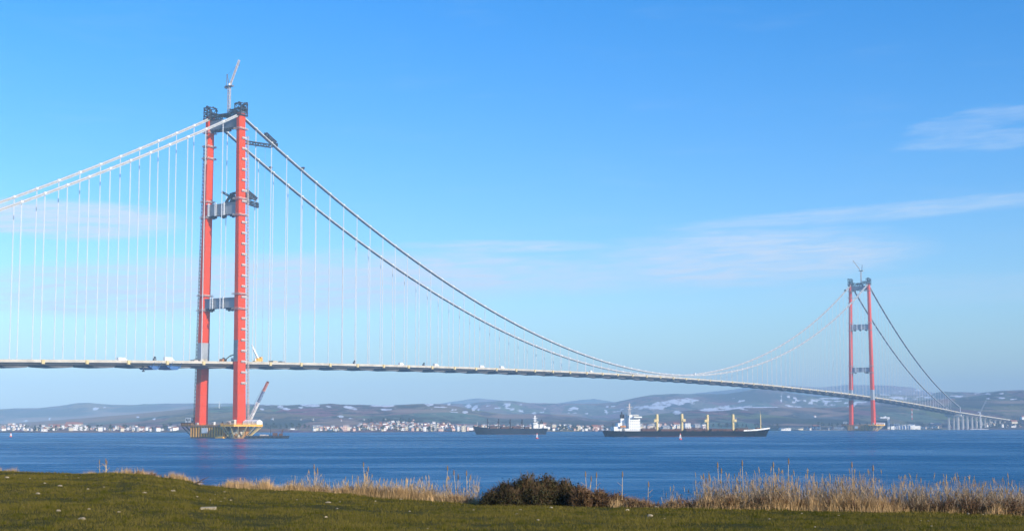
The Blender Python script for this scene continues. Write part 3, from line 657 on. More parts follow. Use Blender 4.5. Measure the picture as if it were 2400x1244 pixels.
for s0, w_ in ((0, "near"), (LSPAN, "far")):
    far = s0 > 0
    hut("storage_tank", "large white cabin at the left end of the platform under the %s tower" % w_, "cabin", -2, -37.5, 15.05, (7.0, 6, 4.6), "white", s0=s0)
    hut("site_cabin", "narrow white cabin beside the left leg of the %s tower" % w_, "cabin", -3, -31.5, 12.75, (2.6, 4, 5.6), "white", s0=s0)
    t_ = on_bridge("storage_tent", "long white tent at the right end of the platform under the %s tower" % w_, "tent", s0 + 3, 37.5, 13.35)
    mb = MB(); mb.loft([[(-7.0 + x, -4.2, 0), (-7.0 + x, -4.2, 2.7), (-7.0 + x, 0, 4.4), (-7.0 + x, 4.2, 2.7), (-7.0 + x, 4.2, 0)] for x in (0, 17)]); mb.build("canvas", M["white"], t_)
    for x in (-7, -1.3, 4.4, 10.05):
        mb = MB(); mb.bar((x, -4.35, 0), (x, -4.35, 2.8), 0.3); mb.bar((x, -4.35, 2.8), (x, 0, 4.55), 0.3); mb.build("frame_hoop", M["cream"], t_)
    hut("site_cabin", "small cream hut in front of the right leg of the %s tower" % w_, "cabin", -10.5, 27, 13.35, (3.6, 3, 4.0), "cream", s0=s0)
    if not far:
        hut("site_cabin", "low cream hut beside the leg base on the yellow platform", "cabin", -8, 18, 13.35, (3, 3, 2.6), "scaffold")
        hut("site_cabin", "tiny white cabin between the legs on the near platform", "cabin", -4, -4.5, 12.75, (2.4, 2.4, 2.6), "white")
        hut("generator", "small beige generator on the ribbed platform left of the sign", "generator", -8, -22.5, 12.75, (2.6, 2.2, 2.0), "scaffold", "grey")
        for i, t in enumerate((-0.5, 7.0, 13.5)):
            g = on_bridge("winch", ("squat dark winch standing nearest the left leg", "taller dark winch midway between the tower legs", "dark winch standing nearest the right leg")[i], "winch", 4, t, 12.75)
            mb = MB(); mb.span(-1.2, 1.2, -1, 1, 0, 0.6); mb.bar((-1, 0, 0.6), (0, 0, 3.4), 0.35); mb.bar((1, 0, 0.6), (0, 0, 3.4), 0.35); mb.build("frame", M["dark"], g)
            mb = MB(); mb.tube([(-0.8, 0, 1.4), (0.8, 0, 1.4)], 0.8, 10); mb.build("drum", M["dark"], g)
        y_ = on_bridge("float", "low yellow float moored at the water line between the tower shafts", "float", -11.5, 11.5, 0)
        mb = MB(); mb.span(-5, 5, -2.4, 2.4, -0.5, 1.8); mb.build("hull", M["yellow"], y_)
        mb = MB(); mb.span(-3, 3, -1, 1, 1.8, 2.5); mb.build("hatch", M["buff"], y_)

# luffing tower cranes on the tower tops
def tower_crane(s0, t0, label, jib, back, top):
    c = on_bridge("tower_crane", label, "crane", s0, t0, 318.0, "cranes on the tower tops")
    mb = MB(); mb.lattice((0, 0, -2), (0, 0, top), 2.0, 12, 0.5, 0.34); mb.build("mast", M["scaffold"], c)
    mb = MB(); mb.box((-0.6 * back, 0, top + 0.7), (8.5, 3.0, 1.3)); mb.tube([(0, 0, top - 0.6), (0, 0, top + 0.1)], 1.7, 12); mb.build("slewing_platform", M["midgrey"], c)
    mb = MB(); mb.box((back * 4.2, 0, top + 0.2), (2.0, 2.6, 2.6)); mb.build("counterweight", M["concrete"], c)
    mb = MB(); mb.box((-back * 1.6, -2.0, top + 2.0), (1.7, 1.5, 2.0)); mb.build("cab", M["white"], c)
    a = (-back * 1.0, 0, top + 1.4); j = Vector(jib)
    mb = MB(); mb.lattice(a, a + j if isinstance(a, Vector) else Vector(a) + j, 1.35, 14, 0.42, 0.3); mb.build("jib", M["scaffold"], c)
    fr = Vector((back * 3.0, 0, top + 12.5))
    mb = MB(); mb.bar((back * 0.4, 0.6, top + 1.3), fr, 0.5); mb.bar((back * 3.4, -0.6, top + 1.3), fr, 0.5); mb.box(fr, (1, 1, 1.2)); mb.build("a_frame", M["midgrey"], c)
    mb = MB(); mb.bar(fr, Vector(a) + j * 0.82, 0.16); mb.build("tie_rope", M["dark"], c)
    tip = Vector(a) + j
    mb = MB(); mb.bar(tip, tip - Vector((0, 0, 5)), 0.12); mb.box(tip - Vector((0, 0, 5.4)), (0.5, 0.5, 0.9)); mb.build("hook", M["dark"], c)
tower_crane(0, 4.2, "pale tower crane on the near tower with its jib raised to the right", (8.0, 4.0, 25.5), -1, 28.5)
tower_crane(LSPAN, 4.0, "tiny tower crane on the far tower with its jib leaning left", (-15.5, -2.0, 22.0), 1, 28.0)

# black lifting gear on the near tower
g = on_bridge("lifting_derrick", "black steel derrick around the upper cross beam of the near tower", "derrick", 0, 0, 229.6)
left = [((-1.5, -2, 12.0), (9, -1, 6.5)), ((9, -1, 6.5), (16.5, 0, 2.5)), ((4.5, -2, 1), (10.5, -1, 8.5)), ((7, 1, 9.0), (17, 1, 10.5)), ((9, 0, 1), (13, 0, 10.5)), ((6, 2, 6.0), (17, 2, 5.2))]
for a, b in left:
    mb = MB(); mb.lattice(a, b, 1.5, 4, 0.55, 0.36); mb.build("boom", M["dark"], g)
for k in range(6):
    mb = MB(); mb.box((8 + k * 1.6, rnd.uniform(-2, 3), rnd.uniform(2, 9)), (rnd.uniform(1.2, 2.6), 2.2, rnd.uniform(1.0, 2.2))); mb.build("winch_box", M["dark"], g)
mb = MB(); mb.span(2, 17, -3, 3, 0.0, 1.2); mb.build("machine_deck", M["dark"], g)
right = [((22, 7, 13.5), (24, 15, 9.0)), ((24, 15, 9.0), (25, 20, 5.8)), ((22, 7, 8), (25, 19, 4.6)), ((22, 7, 2.6), (23, 23, 1.6)), ((22, 7, 0.4), (23, 24, -1.8)), ((22, 8, 13), (22, 9, 2)), ((23, 23, 2.2), (23, 23.5, -2.2)), ((23, 12, 10), (23, 13, 4))]
for a, b in right:
    mb = MB(); mb.lattice(a, b, 1.5, 4, 0.55, 0.36); mb.build("boom", M["dark"], g)
g = on_bridge("cable_gantry", "black service beam from the right tower leg to a gantry on the near cable", "gantry", 0, 0, 0)
zc = cable_h(46)
mb = MB(); mb.lattice((21.5, 4.5, 290.0), (20.5, 46, 293.0), 2.8, 10, 0.8, 0.55); mb.build("walkway_beam", M["dark"], g)
mb = MB(); mb.lattice((CABLE_T, 38, cable_h(38) + 3.2), (CABLE_T, 54, cable_h(54) + 3.0), 2.6, 6, 0.8, 0.5)
for k in range(5): mb.box((CABLE_T + rnd.uniform(-1, 1), 38 + k * 4, cable_h(38 + k * 4) + 1.2), (3.6, 1.4, 3.4))
mb.build("cable_traveller", M["dark"], g)
for sg, s_, lb in ((-1, 90, "small dark cradle riding on the far cable near the near tower"), (1, 97, "small dark cradle riding on the near cable below the gantry"), (-1, LSPAN - 42, "dark cradle on the far cable just left of the far tower"), (-1, LSPAN - 14, "dark block where the far cable meets the far tower top"), (1, LSPAN - 930, "small pale trolley on the sagging middle of the near cable")):
    c = on_bridge("cable_cradle", lb, "cradle", s_, sg * CABLE_T, cable_h(s_))
    sl = (cable_h(s_ + 1) - cable_h(s_ - 1)) / 2
    mm = M["dark"] if s_ < 1000 or s_ > 1500 else M["white"]
    mb = MB(); mb.box((0, 0, 1.6), (3.4, 3.6, 1.5)); mb.box((0, 1.5, 2.6 + sl), (2.6, 2.2, 1.8)); mb.build("cage", mm, c)
    mb = MB(); mb.bar((-1.6, -2, -2 - 2 * sl), (-1.6, 2, 2.2 + 2 * sl), 0.35); mb.bar((1.6, -2, -2 - 2 * sl), (1.6, 2, 2.2 + 2 * sl), 0.35); mb.build("side_rail", mm, c)
for i, (sg, s_, lb) in enumerate(((1, 40, "thin dark hoist rope hanging beside the near tower right leg"),)):
    c = on_bridge("hoist_rope", lb, "rope", s_, sg * 17.5, deck_h(s_))
    mb = MB(); mb.bar((0, 0, 1.2), (0, 0, cable_h(s_) - deck_h(s_) - 1), 0.14); mb.build("rope", M["catwalk"], c)
    mb = MB(); mb.box((0, 0, 1.0), (1.0, 1.0, 1.2)); mb.build("hook_block", M["dark"], c)

# machines and loads on the deck
def wheels(o, xs, y, r=0.55, wd=0.4):
    for x in xs:
        for k in (-1, 1):
            mb = MB(); mb.tube([(k * y, x, r), (k * (y + wd), x, r)], r, 12); mb.build("wheel", M["rubber"], o)
def truck(u, t, label, m="white", L=8.0, hb=3.0):
    s = deck_s(u, t); o = on_bridge("truck", label, "truck", s, t, deck_h(s) + 0.06)
    mb = MB(); mb.span(-1.25, 1.25, -L / 2, L / 2 - 2.4, 1.05, 1.05 + hb); mb.build("cargo_box", M[m], o)
    mb = MB(); mb.loft([[(-1.2, L / 2 - 2.2, z0), (1.2, L / 2 - 2.2, z0), (1.2, q, z0), (-1.2, q, z0)] for z0, q in ((0.7, L / 2), (1.9, L / 2), (3.0, L / 2 - 0.7))]); c = mb.build("cab", M["white"], o)
    mb = MB(); mb.box((0, L / 2 - 0.3, 2.3), (2.0, 0.12, 0.7)); mb.build("windscreen", M["glass"], c)
    mb = MB(); mb.span(-1.0, 1.0, -L / 2, L / 2 - 0.3, 0.6, 1.02); mb.build("chassis", M["dark"], o)
    wheels(o, (-L / 2 + 1.2, -L / 2 + 2.5, L / 2 - 1.2), 0.85)
truck(940, 8, "white box truck on the deck right of the near tower"); truck(1022, 10, "white truck parked on the deck past the dark post", L=9)
truck(1129, 9, "long white truck on the middle of the deck", L=10); truck(1176, 11, "white truck just right of the long white truck", L=9)
truck(286, -6, "white lorry on the left side span deck", L=11); truck(1385, 6, "tiny white truck on the deck near mid span", L=7)
truck(396, 2, "white lorry close to the left of the near tower", L=12, hb=3.6)
for u, lb in ((993, "dark upright post on the deck between two white trucks"), (830, "short dark post on the deck right of the tower"), (362, "short dark stack on the deck left of the near tower")):
    s = deck_s(u, 12); o = on_bridge("equipment_stack", lb, "equipment", s, 12, deck_h(s) + 0.06)
    mb = MB(); mb.box((0, 0, 1.6), (2.2, 2.4, 3.2)); mb.build("lower_crate", M["midgrey"], o); mb = MB(); mb.box((0.2, 0.3, 4.0), (1.3, 1.2, 1.6)); mb.build("upper_crate", M["dark"], o)
s = deck_s(604, 10)
o = on_bridge("mobile_crane", "yellow mobile crane with a raised white boom on the deck beside the right leg", "crane", s, 10, deck_h(s) + 0.06)
mb = MB(); mb.span(-1.5, 1.5, -6, 6, 0.9, 2.3); mb.build("carrier", M["buff"], o); wheels(o, (-4.5, -2.8, 2.6, 4.4), 1.1, 0.7, 0.5)
mb = MB(); mb.span(-1.6, 1.6, -2, 5.6, 2.35, 5.0); mb.box((0, 4.6, 5.6), (2.6, 2.4, 1.6)); mb.build("superstructure", M["yellow"], o)
mb = MB(); mb.span(-1.5, -0.3, -3.8, -2.1, 2.2, 4.6); mb.build("cab", M["white"], o)
mb = MB(); mb.bar((0.6, 0, 4.6), (-1.0, -4.6, 13), 1.5); mb.bar((-1.0, -4.6, 13), (-2.0, -7.2, 18.5), 1.1); mb.build("boom", M["white"], o)
s = deck_s(523, 4)
o = on_bridge("excavator", "orange brown excavator with a dark raised arm on the deck between the legs", "excavator", s, 4, deck_h(s) + 0.06)
for k in (-1, 1): mb = MB(); mb.span(k * 1.8 - 0.5, k * 1.8 + 0.5, -3, 3, 0, 1.2); mb.build("track", M["dark"], o)
mb = MB(); mb.span(-2.2, 2.2, -3.4, 2.6, 1.25, 3.8); mb.build("house", M["orange"], o); mb = MB(); mb.span(-2.1, -0.4, 1.0, 3.0, 3.8, 5.2); mb.build("cab", M["scaffold"], o)
mb = MB(); mb.bar((0.5, 2, 3), (4, 5, 6.8), 0.9); mb.build("boom", M["orange"], o); mb = MB(); mb.bar((4, 5, 6.8), (10.5, 6, 8.6), 0.9); mb.build("arm", M["dark"], o)
for (u, t, d, m, lb) in ((551, 15, (6, 5, 4.4), "white", "bright white cabin on the deck against the right tower leg"), (470, -8, (9, 9, 3.6), "cream", "beige tented stack on the deck in front of the left leg"), (455, 0, (5, 5, 2.4), "scaffold", "low pale crate just left of the beige tented stack"), (640, 8, (6, 7, 2.6), "cream", "pale container on the deck right of the yellow crane"), (660, 9, (5, 5, 2.2), "midgrey", "grey skip on the deck right of the pale container"), (576, 13, (4, 4, 3.0), "scaffold", "small pale cabin behind the right tower leg on the deck")):
    s = deck_s(u, t); hut("site_cabin", lb, "cabin", s, t, deck_h(s) + 0.06, d, m, m)
# blue travellers hung under the deck
for u, L, lb in ((352, 13, "dark blue inspection platform hung under the deck left of the other one"), (397, 18, "longer dark blue inspection platform hung under the deck near the tower")):
    s = deck_s(u, 10); o = on_bridge("inspection_platform", lb, "platform", s, 8, deck_h(s) - 3.7)
    mb = MB(); mb.loft([[(-8, y, 0), (8, y, 0), (8, y, -d), (-8, y, -d)] for y, d in ((-L / 2, 0.6), (-L / 6, 3.2), (L / 4, 3.4), (L / 2, 0.8))]); mb.build("hull_tray", M["blue"], o)
    for y in (-L / 3, L / 3): mb = MB(); mb.bar((8.3, y, -1.5), (11.8, y, 3.0), 0.5); mb.build("hanger_arm", M["blue"], o)
s = deck_s(331, 12); o = on_bridge("drop_pipe", "dark pipe hanging below the deck left of the blue platforms", "pipe", s, 15, deck_h(s) - 3.4)
mb = MB(); mb.tube([(0, 0, -0.2), (0, 0, -5.0)], 0.65, 8); mb.build("pipe", M["dark"], o); mb = MB(); mb.box((0, 0, -5.3), (1.9, 1.9, 0.7)); mb.build("foot", M["dark"], o)
s = deck_s(540, 12); o = on_bridge("hanging_tarpaulin", "small blue sheet hanging below the deck beside the right leg", "sheet", s, 14, deck_h(s) - 1.6)
mb = MB(); mb.loft([[(-1.6, 0, 0), (1.6, 0, 0), (1.6, 0.3, 0), (-1.6, 0.3, 0)], [(-1.5, 0.3, -2.6), (1.6, 0.1, -2.4), (1.6, 0.4, -2.4), (-1.5, 0.6, -2.6)], [(-1.2, -0.1, -4.6), (1.5, 0.2, -5.0), (1.5, 0.5, -5.0), (-1.2, 0.2, -4.6)]]); mb.build("sheet", M["blue"], o)

# ================================================================== ships
def hull_mesh(L, B, D, bow_rake=5.0, sheer=2.6, draft=-1.5, fine=0.16):
    """bow at +x; returns rings from stern to bow"""
    xs = [-0.5, -0.485, -0.44, -0.36, -0.1, 0.2, 0.32, 0.40, 0.455, 0.485, 0.5]; rings = []
    for q in xs:
        fb = 1.0 if q < 0.30 else max(0.03, 1 - ((q - 0.30) / 0.20) ** 2.2); fs = 0.80 + 0.2 * min(1, (q + 0.5) / 0.08)
        wb = 1.0 if q < 0.24 else max(0.01, 1 - ((q - 0.24) / 0.25) ** 1.7); wb = max(wb, 0.01)
        ws = 1.0 if q > -0.38 else 0.45 + 0.55 * (q + 0.5) / 0.12
        bd, bw = B / 2 * fb * fs, B / 2 * wb * ws
        z = D + sheer * max(0, (q - 0.36) / 0.14) ** 1.2 + 0.5 * max(0, (-0.36 - q) / 0.14)
        x = q * L; xw = x - bow_rake * max(0, (q - 0.3) / 0.2) ** 2 + 2.5 * max(0, (-0.44 - q) / 0.06)
        rings.append([(x, -bd, z), (xw, -bw, draft), (xw, bw, draft), (x, bd, z)])
    return rings
def ship_crane(root, x, deck, ht, m, wd, jib=None, jm=None, side=1):
    c = link("cargo_crane", None, root)
    mb = MB(); mb.tube([(x, 0, deck), (x, 0, deck + ht * 0.55), (x, 0, deck + ht * 0.58), (x, 0, deck + ht)], [wd * 0.5, wd * 0.46, wd * 0.62, wd * 0.5], 10); mb.build("crane_post", m, c)
    mb = MB(); mb.box((x + side * wd * 0.7, -0.8, deck + ht * 0.62), (wd * 0.9, wd, ht * 0.16)); mb.build("crane_cab", m, c)
    mb = MB(); a = Vector((x + side * wd * 0.7, -1.2, deck + 2.9))
    mb.lattice(a, a + Vector(jib), 1.0, 6, 0.3, 0.2); mb.build("crane_jib", jm or m, c)
    return c
def ship(name, label, pos, rz, L, B, D, hullm, cranes, cm, house_x, near):
    o = thing(name, label, "ship", pos, rz, "cargo ships at anchor in the strait")
    rings = hull_mesh(L, B, D)
    mb = MB(); mb.loft(rings); mb.build("hull", hullm, o)
    mb = MB(); low = [[(p[0] * 1.0005, p[1] + (0.06 if p[1] > 0 else -0.06), zz) for p, zz in ((r[1], -0.5), (r[2], -0.5))] for r in rings]
    lo = [[(r[1][0], r[1][1] - 0.05, -0.6), (r[1][0], r[2][1] + 0.05, -0.6), (r[2][0] + (r[3][0] - r[2][0]) * 0.13, r[2][1] + (r[3][1] - r[2][1]) * 0.20 + 0.06, 0.25), (r[1][0] + (r[0][0] - r[1][0]) * 0.13, r[1][1] + (r[0][1] - r[1][1]) * 0.20 - 0.06, 0.25)] for r in rings]
    mb.loft(lo); mb.build("boot_topping", M["hullred"], o)
    # bulwark at the bow
    mb = MB()
    for sg in (-1, 1):
        pts = [(r[0][0], sg * abs(r[0][1]), r[0][2]) for r in rings[6:]]
        for p, q in zip(pts, pts[1:]): mb.add([(p[0], p[1], p[2] - 0.1), (q[0], q[1], q[2] - 0.1), (q[0] + 0.5, q[1], q[2] + 1.3), (p[0], p[1], p[2] + 1.2), (p[0], p[1] - sg * 0.2, p[2] - 0.1), (q[0], q[1] - sg * 0.2, q[2] - 0.1), (q[0] + 0.5, q[1] - sg * 0.2, q[2] + 1.3), (p[0], p[1] - sg * 0.2, p[2] + 1.2)], [(0, 1, 2, 3), (7, 6, 5, 4), (3, 2, 6, 7), (0, 4, 5, 1)])
    mb.build("bow_bulwark", M["white"] if near else hullm, o)
    # hatches
    xs = [c[0] for c in cranes]; hx = sorted(xs + [L * 0.40]); x0 = house_x + 9
    for c in hx:
        x1 = c - 2.6
        if x1 - x0 > 5:
            mb = MB(); mb.span(x0, x1, -B * 0.32, B * 0.32, D, D + 1.5); mb.span(x0 + 0.4, x1 - 0.4, -B * 0.30, B * 0.30, D + 1.5, D + 2.3); mb.build("hatch_cover", M["hatch"], o)
        x0 = c + 2.6
    mb = MB()
    for k in range(int((L * 0.84) / 3.2)):
        x = -L * 0.44 + k * 3.2
        for sg in (-1, 1): mb.bar((x, sg * B * 0.47, D), (x, sg * B * 0.47, D + 1.1), 0.09)
    for sg in (-1, 1): mb.bar((-L * 0.44, sg * B * 0.47, D + 1.1), (L * 0.38, sg * B * 0.47, D + 1.1), 0.09)
    mb.build("deck_railing", M["hatch"], o)
    for x, ht, sd in cranes: ship_crane(o, x, D, ht, cm, 3.1 if near else 1.6, (sd * 15, 0, 0.4), M["hatch"] if near else M["dark"], sd)
    # accommodation block
    h = link("deckhouse", None, o); w_ = 12.6 if near else 7.0; hh = 14.5 if near else 6.0; hb = B * 0.40
    for k in range(5):
        z = D + k * hh / 5; g = 0.25 * k
        mb = MB(); mb.span(house_x - w_ / 2 - (4.5 if k == 0 else 0), house_x + w_ / 2 - g * 0.4, -hb + g * 0.3, hb - g * 0.3, z, z + hh / 5 - 0.12); mb.span(house_x - w_ / 2 - 0.4, house_x + w_ / 2 + 0.3, -hb - 0.2, hb + 0.2, z + hh / 5 - 0.12, z + hh / 5); mb.build("deck_storey", M["white"], h)
        mb = MB()
        for j in range(5): mb.box((house_x - w_ / 2 + 1.6 + j * w_ / 5.2, -hb + g * 0.3 - 0.04, z + hh / 10 + 0.3), (0.8, 0.12, 0.8))
        for j in range(6): mb.box((house_x + w_ / 2 - g * 0.4 + 0.04, -hb + 2 + j * hb / 3.2, z + hh / 10 + 0.3), (0.12, 0.8, 0.8))
        mb.build("portholes", M["glass"], h)
    zt = D + hh
    mb = MB(); mb.span(house_x - w_ / 2 + 1.0, house_x + w_ / 2 - 1.2, -hb + 2, hb - 2, zt, zt + 3.0); mb.span(house_x - 1.5, house_x + w_ / 2 + 1.0, -B * 0.56, B * 0.56, zt, zt + 1.3); mb.span(house_x - w_ / 2 - 1.2, house_x + w_ / 2 - 0.8, -hb + 1.6, hb - 1.6, zt + 3.0, zt + 3.3); mb.build("bridge_house", M["white"], h)
    mb = MB(); mb.span(house_x - 2, house_x + w_ / 2 - 1.15, -hb + 1.95, hb - 1.95, zt + 1.6, zt + 2.6); mb.build("bridge_windows", M["glass"], h)
    mb = MB(); mx = house_x - (3.2 if near else 0); mt = zt + (15.0 if near else 11)
    mb.bar((mx - 0.9, -0.9, zt + 3), (mx - 0.4, -0.3, mt), 0.55); mb.bar((mx + 0.9, 0.9, zt + 3), (mx + 0.4, 0.3, mt), 0.55); mb.bar((mx + 0.8, -0.8, zt + 3), (mx, 0, mt), 0.5)
    for z, l in ((mt - 5.5, 4.5), (mt - 3.2, 6.5), (mt - 0.6, 3.0)): mb.box((mx, 0, z), (l, 1.6, 0.5))
    mb.bar((mx, 0, mt), (mx, 0, mt + 1.8), 0.3); mb.build("radar_mast", M["scaffold"] if near else M["white"], o)
    f = link("funnel", None, o); fx = house_x - w_ / 2 - 5.2
    mb = MB(); mb.loft([[(fx - 2.2 + a, b, z) for a, b in ((0, -2.6), (4.6, -2.6), (4.6, 2.6), (0, 2.6))] for z in (D, D + hh * 0.95)]); mb.build("funnel_casing", M["white"], f)
    mb = MB(); mb.loft([[(fx - 2.0 + a, b, z) for a, b in ((0, -2.2), (4.0, -2.2), (4.0, 2.2), (0, 2.2))] for z in (D + hh * 0.95 + 0.01, D + hh + 3.8)]); mb.tube([(fx, 0, D + hh + 3.8), (fx - 0.6, 0, D + hh + 6.2)], 0.7, 8); mb.build("funnel_top", M["dark"], f)
    mb = MB(); mb.span(fx - 11, fx - 2.4, -hb * 0.8, hb * 0.8, D, D + hh * 0.34); mb.span(fx - 6, fx - 2.4, -hb * 0.6, hb * 0.6, D + hh * 0.34, D + hh * 0.6); mb.build("aft_house", M["white"], o)
    b = link("lifeboat", None, o)
    mb = MB(); mb.loft([[(fx - 1.5 + x, -hb - 0.4 + y * k, D + hh * 0.30 + z) for y, z in ((-1.1, 0.6), (-0.6, -0.4), (0.6, -0.4), (1.1, 0.6), (0.7, 1.7), (-0.7, 1.7))] for x, k in ((-3.2, 0.3), (-2, 0.9), (1, 1.0), (3.2, 0.35))]); mb.build("boat_hull", M["orange"], b)
    mb = MB(); mb.bar((fx - 3.4, -hb - 0.2, D), (fx - 3.4, -hb - 0.6, D + hh * 0.55), 0.3); mb.bar((fx + 0.6, -hb - 0.2, D), (fx + 0.6, -hb - 0.6, D + hh * 0.55), 0.3); mb.build("davit", M["white"], b)
    fm = MB(); xf = L * 0.445; zf = D + 2.4
    fm.tube([(xf, 0, zf), (xf, 0, zf + (15.5 if near else 6))], [0.75, 0.5], 8); fm.box((xf, 0, zf + 9 if near else zf + 4), (1.2, 2.0, 0.6)); fm.bar((xf, 0, zf + (15.5 if near else 6)), (xf - 0.4, 0, zf + (20 if near else 8)), 0.18); fm.build("foremast", M["buff"] if near else M["grey"], o)
    mb = MB(); mb.box((xf - 3, 0, zf + 0.7), (3.5, 5, 1.4)); mb.tube([(xf - 5, -3, zf + 0.6), (xf - 5, 3, zf + 0.6)], 0.8, 8); mb.build("windlass", M["rust"], o)
    for k in range(7):
        x = rnd.uniform(-L * 0.2, L * 0.36); mb = MB(); mb.box((x, -B * 0.42, D + 0.7), (rnd.uniform(1, 3), 1.4, rnd.uniform(1, 2.0))); mb.tube([(x + 2, -B * 0.40, D), (x + 2, -B * 0.40, D + 2.2)], 0.45, 8); mb.build("deck_vent", M["rust"], o)
    return o
p0, p1 = on_sea(1420, 1022.8), on_sea(1807, 1022.4); Lb = (p1 - p0).length; mid = (p0 + p1) / 2
def bx(u): return (u - 1613.5) / (1807 - 1420) * Lb
ship("cargo_ship", "large dark hulled cargo ship with white deckhouse and four buff crane posts", (mid.x, mid.y + 12, 0), math.atan2(p1.y - p0.y, p1.x - p0.x) + R(1.5), Lb + 3, 26, 6.0, M["navy"],
     [(bx(1541), 18.5, -1), (bx(1600), 19.0, 1), (bx(1660.5), 18.0, -1), (bx(1722), 18.5, 1)], M["buff"], bx(1483), True)
p0, p1 = on_sea(1280, 1017.4), on_sea(1110, 1017.6); Ls = (p1 - p0).length; mid = (p0 + p1) / 2
def sx_(u): return -(u - 1195) / 170 * Ls
ship("cargo_ship", "smaller slate blue cargo ship with thin dark crane posts near the town shore", (mid.x, mid.y + 9, 0), math.atan2(p1.y - p0.y, p1.x - p0.x), Ls + 2, 17, 7.9, M["slate"],
     [(sx_(1195.8), 12.5, 1), (sx_(1168.5), 13.0, 1), (sx_(1142), 13.0, -1), (sx_(1223.5), 12.5, 1)], M["dark"], sx_(1254), False)

# barge and crawler crane behind the near foundation
bp = on_sea(628, 1026.5); o = thing("work_barge", "low dark work barge moored to the right of the near foundation", "barge", (bp.x, bp.y + 6, 0), -0.05)
mb = MB(); mb.loft([[(x, -5, z) for z in (-0.6,)] + [(x + d, -5.5, 2.4), (x + d, 5.5, 2.4), (x, 5, -0.6)] for x, d in ((-20, -1.2), (-18, -0.4), (15, 0.3), (17.5, 1.6))]); mb.build("hull", M["dark"], o)
mb = MB(); mb.span(4, 8, -3, 2, 2.42, 5.0); mb.span(4.4, 7.6, -2.6, 1.6, 5.0, 5.3); mb.build("deckhouse", M["rust"], o)
mb = MB(); mb.bar((1.5, 0, 2.4), (1.2, 0, 12), 0.4); mb.bar((1.2, -1.4, 9), (1.2, 1.4, 9), 0.25); mb.build("mast", M["dark"], o)
mb = MB(); mb.bar((10, 0, 2.4), (14, 0, 9.0), 0.5); mb.bar((12, 0, 2.4), (14, 0, 9.0), 0.4); mb.box((11.5, 0, 3.6), (3.2, 3, 2.2)); mb.build("derrick", M["rust"], o)
for k in range(8): mb = MB(); mb.tube([(-17 + k * 4.4, -5.7, 1.6), (-17 + k * 4.4, -5.7, 0.4)], 0.75, 8); mb.build("tyre_fender", M["rubber"], o)
mb = MB(); mb.box((-6, 0, 3.0), (5, 4, 1.2)); mb.box((-1.6, 1, 2.9), (2, 2, 1.0)); mb.build("deck_cargo", M["scaffold"], o)
o = on_bridge("crawler_crane", "crawler crane behind the right leg with a white blue and red banded boom", "crane", 12, 24, 13.35)
for k in (-1, 1): mb = MB(); mb.span(k * 2.6 - 0.6, k * 2.6 + 0.6, -4, 4, 0, 1.4); mb.build("track", M["dark"], o)
mb = MB(); mb.span(-2.4, 2.4, -3.6, 2.4, 1.45, 4.2); mb.build("house", M["buff"], o); mb = MB(); mb.span(-2.2, -0.6, 2.45, 4.2, 1.8, 4.0); mb.build("cab", M["white"], o)
base = Vector((0.6, 1.8, 2.0)); tip = Vector((23.5, 2.0, 40.5))
for a, b, wd, m in ((0.0, 0.50, 1.9, "white"), (0.50, 0.78, 1.7, "faded_blue"), (0.78, 1.0, 1.5, "faded_red")):
    mb = MB(); mb.lattice(base.lerp(tip, a), base.lerp(tip, b), wd, 6, 0.62, 0.5); mb.build("boom_section", M[m], o)
mb = MB(); mb.box(tip, (1.8, 1.8, 1.6)); mb.build("boom_head", M["rust"], o)
mb = MB(); mb.bar((0, -3, 4.2), base.lerp(tip, 0.75) + Vector((-2.5, 0, 1)), 0.14); mb.bar(base.lerp(tip, 0.75) + Vector((-2.5, 0, 1)), tip, 0.14); mb.build("pendant_rope", M["dark"], o)

# navigation buoys
for u, v, ht, lb in ((25, 1023.2, 4.6, "red and white buoy at the far left in front of the village"), (1258.5, 1027.2, 5.0, "pink and white buoy in front of the slate blue ship stern"), (1594.5, 1029.6, 5.4, "red and white buoy in front of the large dark ship")):
    p = on_sea(u, v); o = thing("buoy", lb, "buoy", tuple(p), rnd.uniform(0, 3), "navigation buoys in the strait")
    mb = MB(); mb.tube([(0, 0, -0.6), (0, 0, 0.0), (0, 0, 0.9), (0, 0, 1.1)], [1.0, 1.35, 1.35, 0.9], 14); mb.build("float", M["buoyred"], o)
    mb = MB()
    for k in range(4):
        a = math.pi / 2 * k; mb.bar((0.8 * math.cos(a), 0.8 * math.sin(a), 1.0), (0.3 * math.cos(a), 0.3 * math.sin(a), ht - 0.9), 0.32)
    for z, r_ in ((2.0, 0.66), (3.0, 0.5)): mb.tube([(0, 0, z), (0, 0, z + 0.16)], r_, 8)
    mb.build("lattice_tower", M["white"], o)
    mb = MB(); mb.tube([(0, 0, ht - 1.0), (0, 0, ht - 0.2), (0, 0, ht)], [0.5, 0.5, 0.2], 8); mb.build("lantern", M["buoyred"], o)
o = thing("ferry", "long low white ferry lying at the far shore right of the near tower", "boat", tuple(on_sea(690, 1011.6) + Vector((0, -18, 0))), 0.02)
mb = MB(); mb.loft([[(x, -4 * k, -0.5), (x + d, -5 * k, 2.4), (x + d, 5 * k, 2.4), (x, 4 * k, -0.5)] for x, d, k in ((-22, -2, 0.8), (-18, 0, 1), (18, 0, 1), (22, 2.5, 0.5))]); mb.build("hull", M["white"], o)
mb = MB(); mb.span(-8, 8, -3.4, 3.4, 2.42, 4.6); mb.span(-4, 3, -2.6, 2.6, 4.6, 6.6); mb.build("superstructure", M["white"], o); mb = MB(); mb.span(-7, 7, -3.5, -3.41, 3.1, 3.9); mb.build("window_band", M["glass"], o)
mb = MB(); mb.tube([(-3, 0, 6.6), (-3, 0, 9)], 0.5, 8); mb.build("funnel", M["dark"], o)

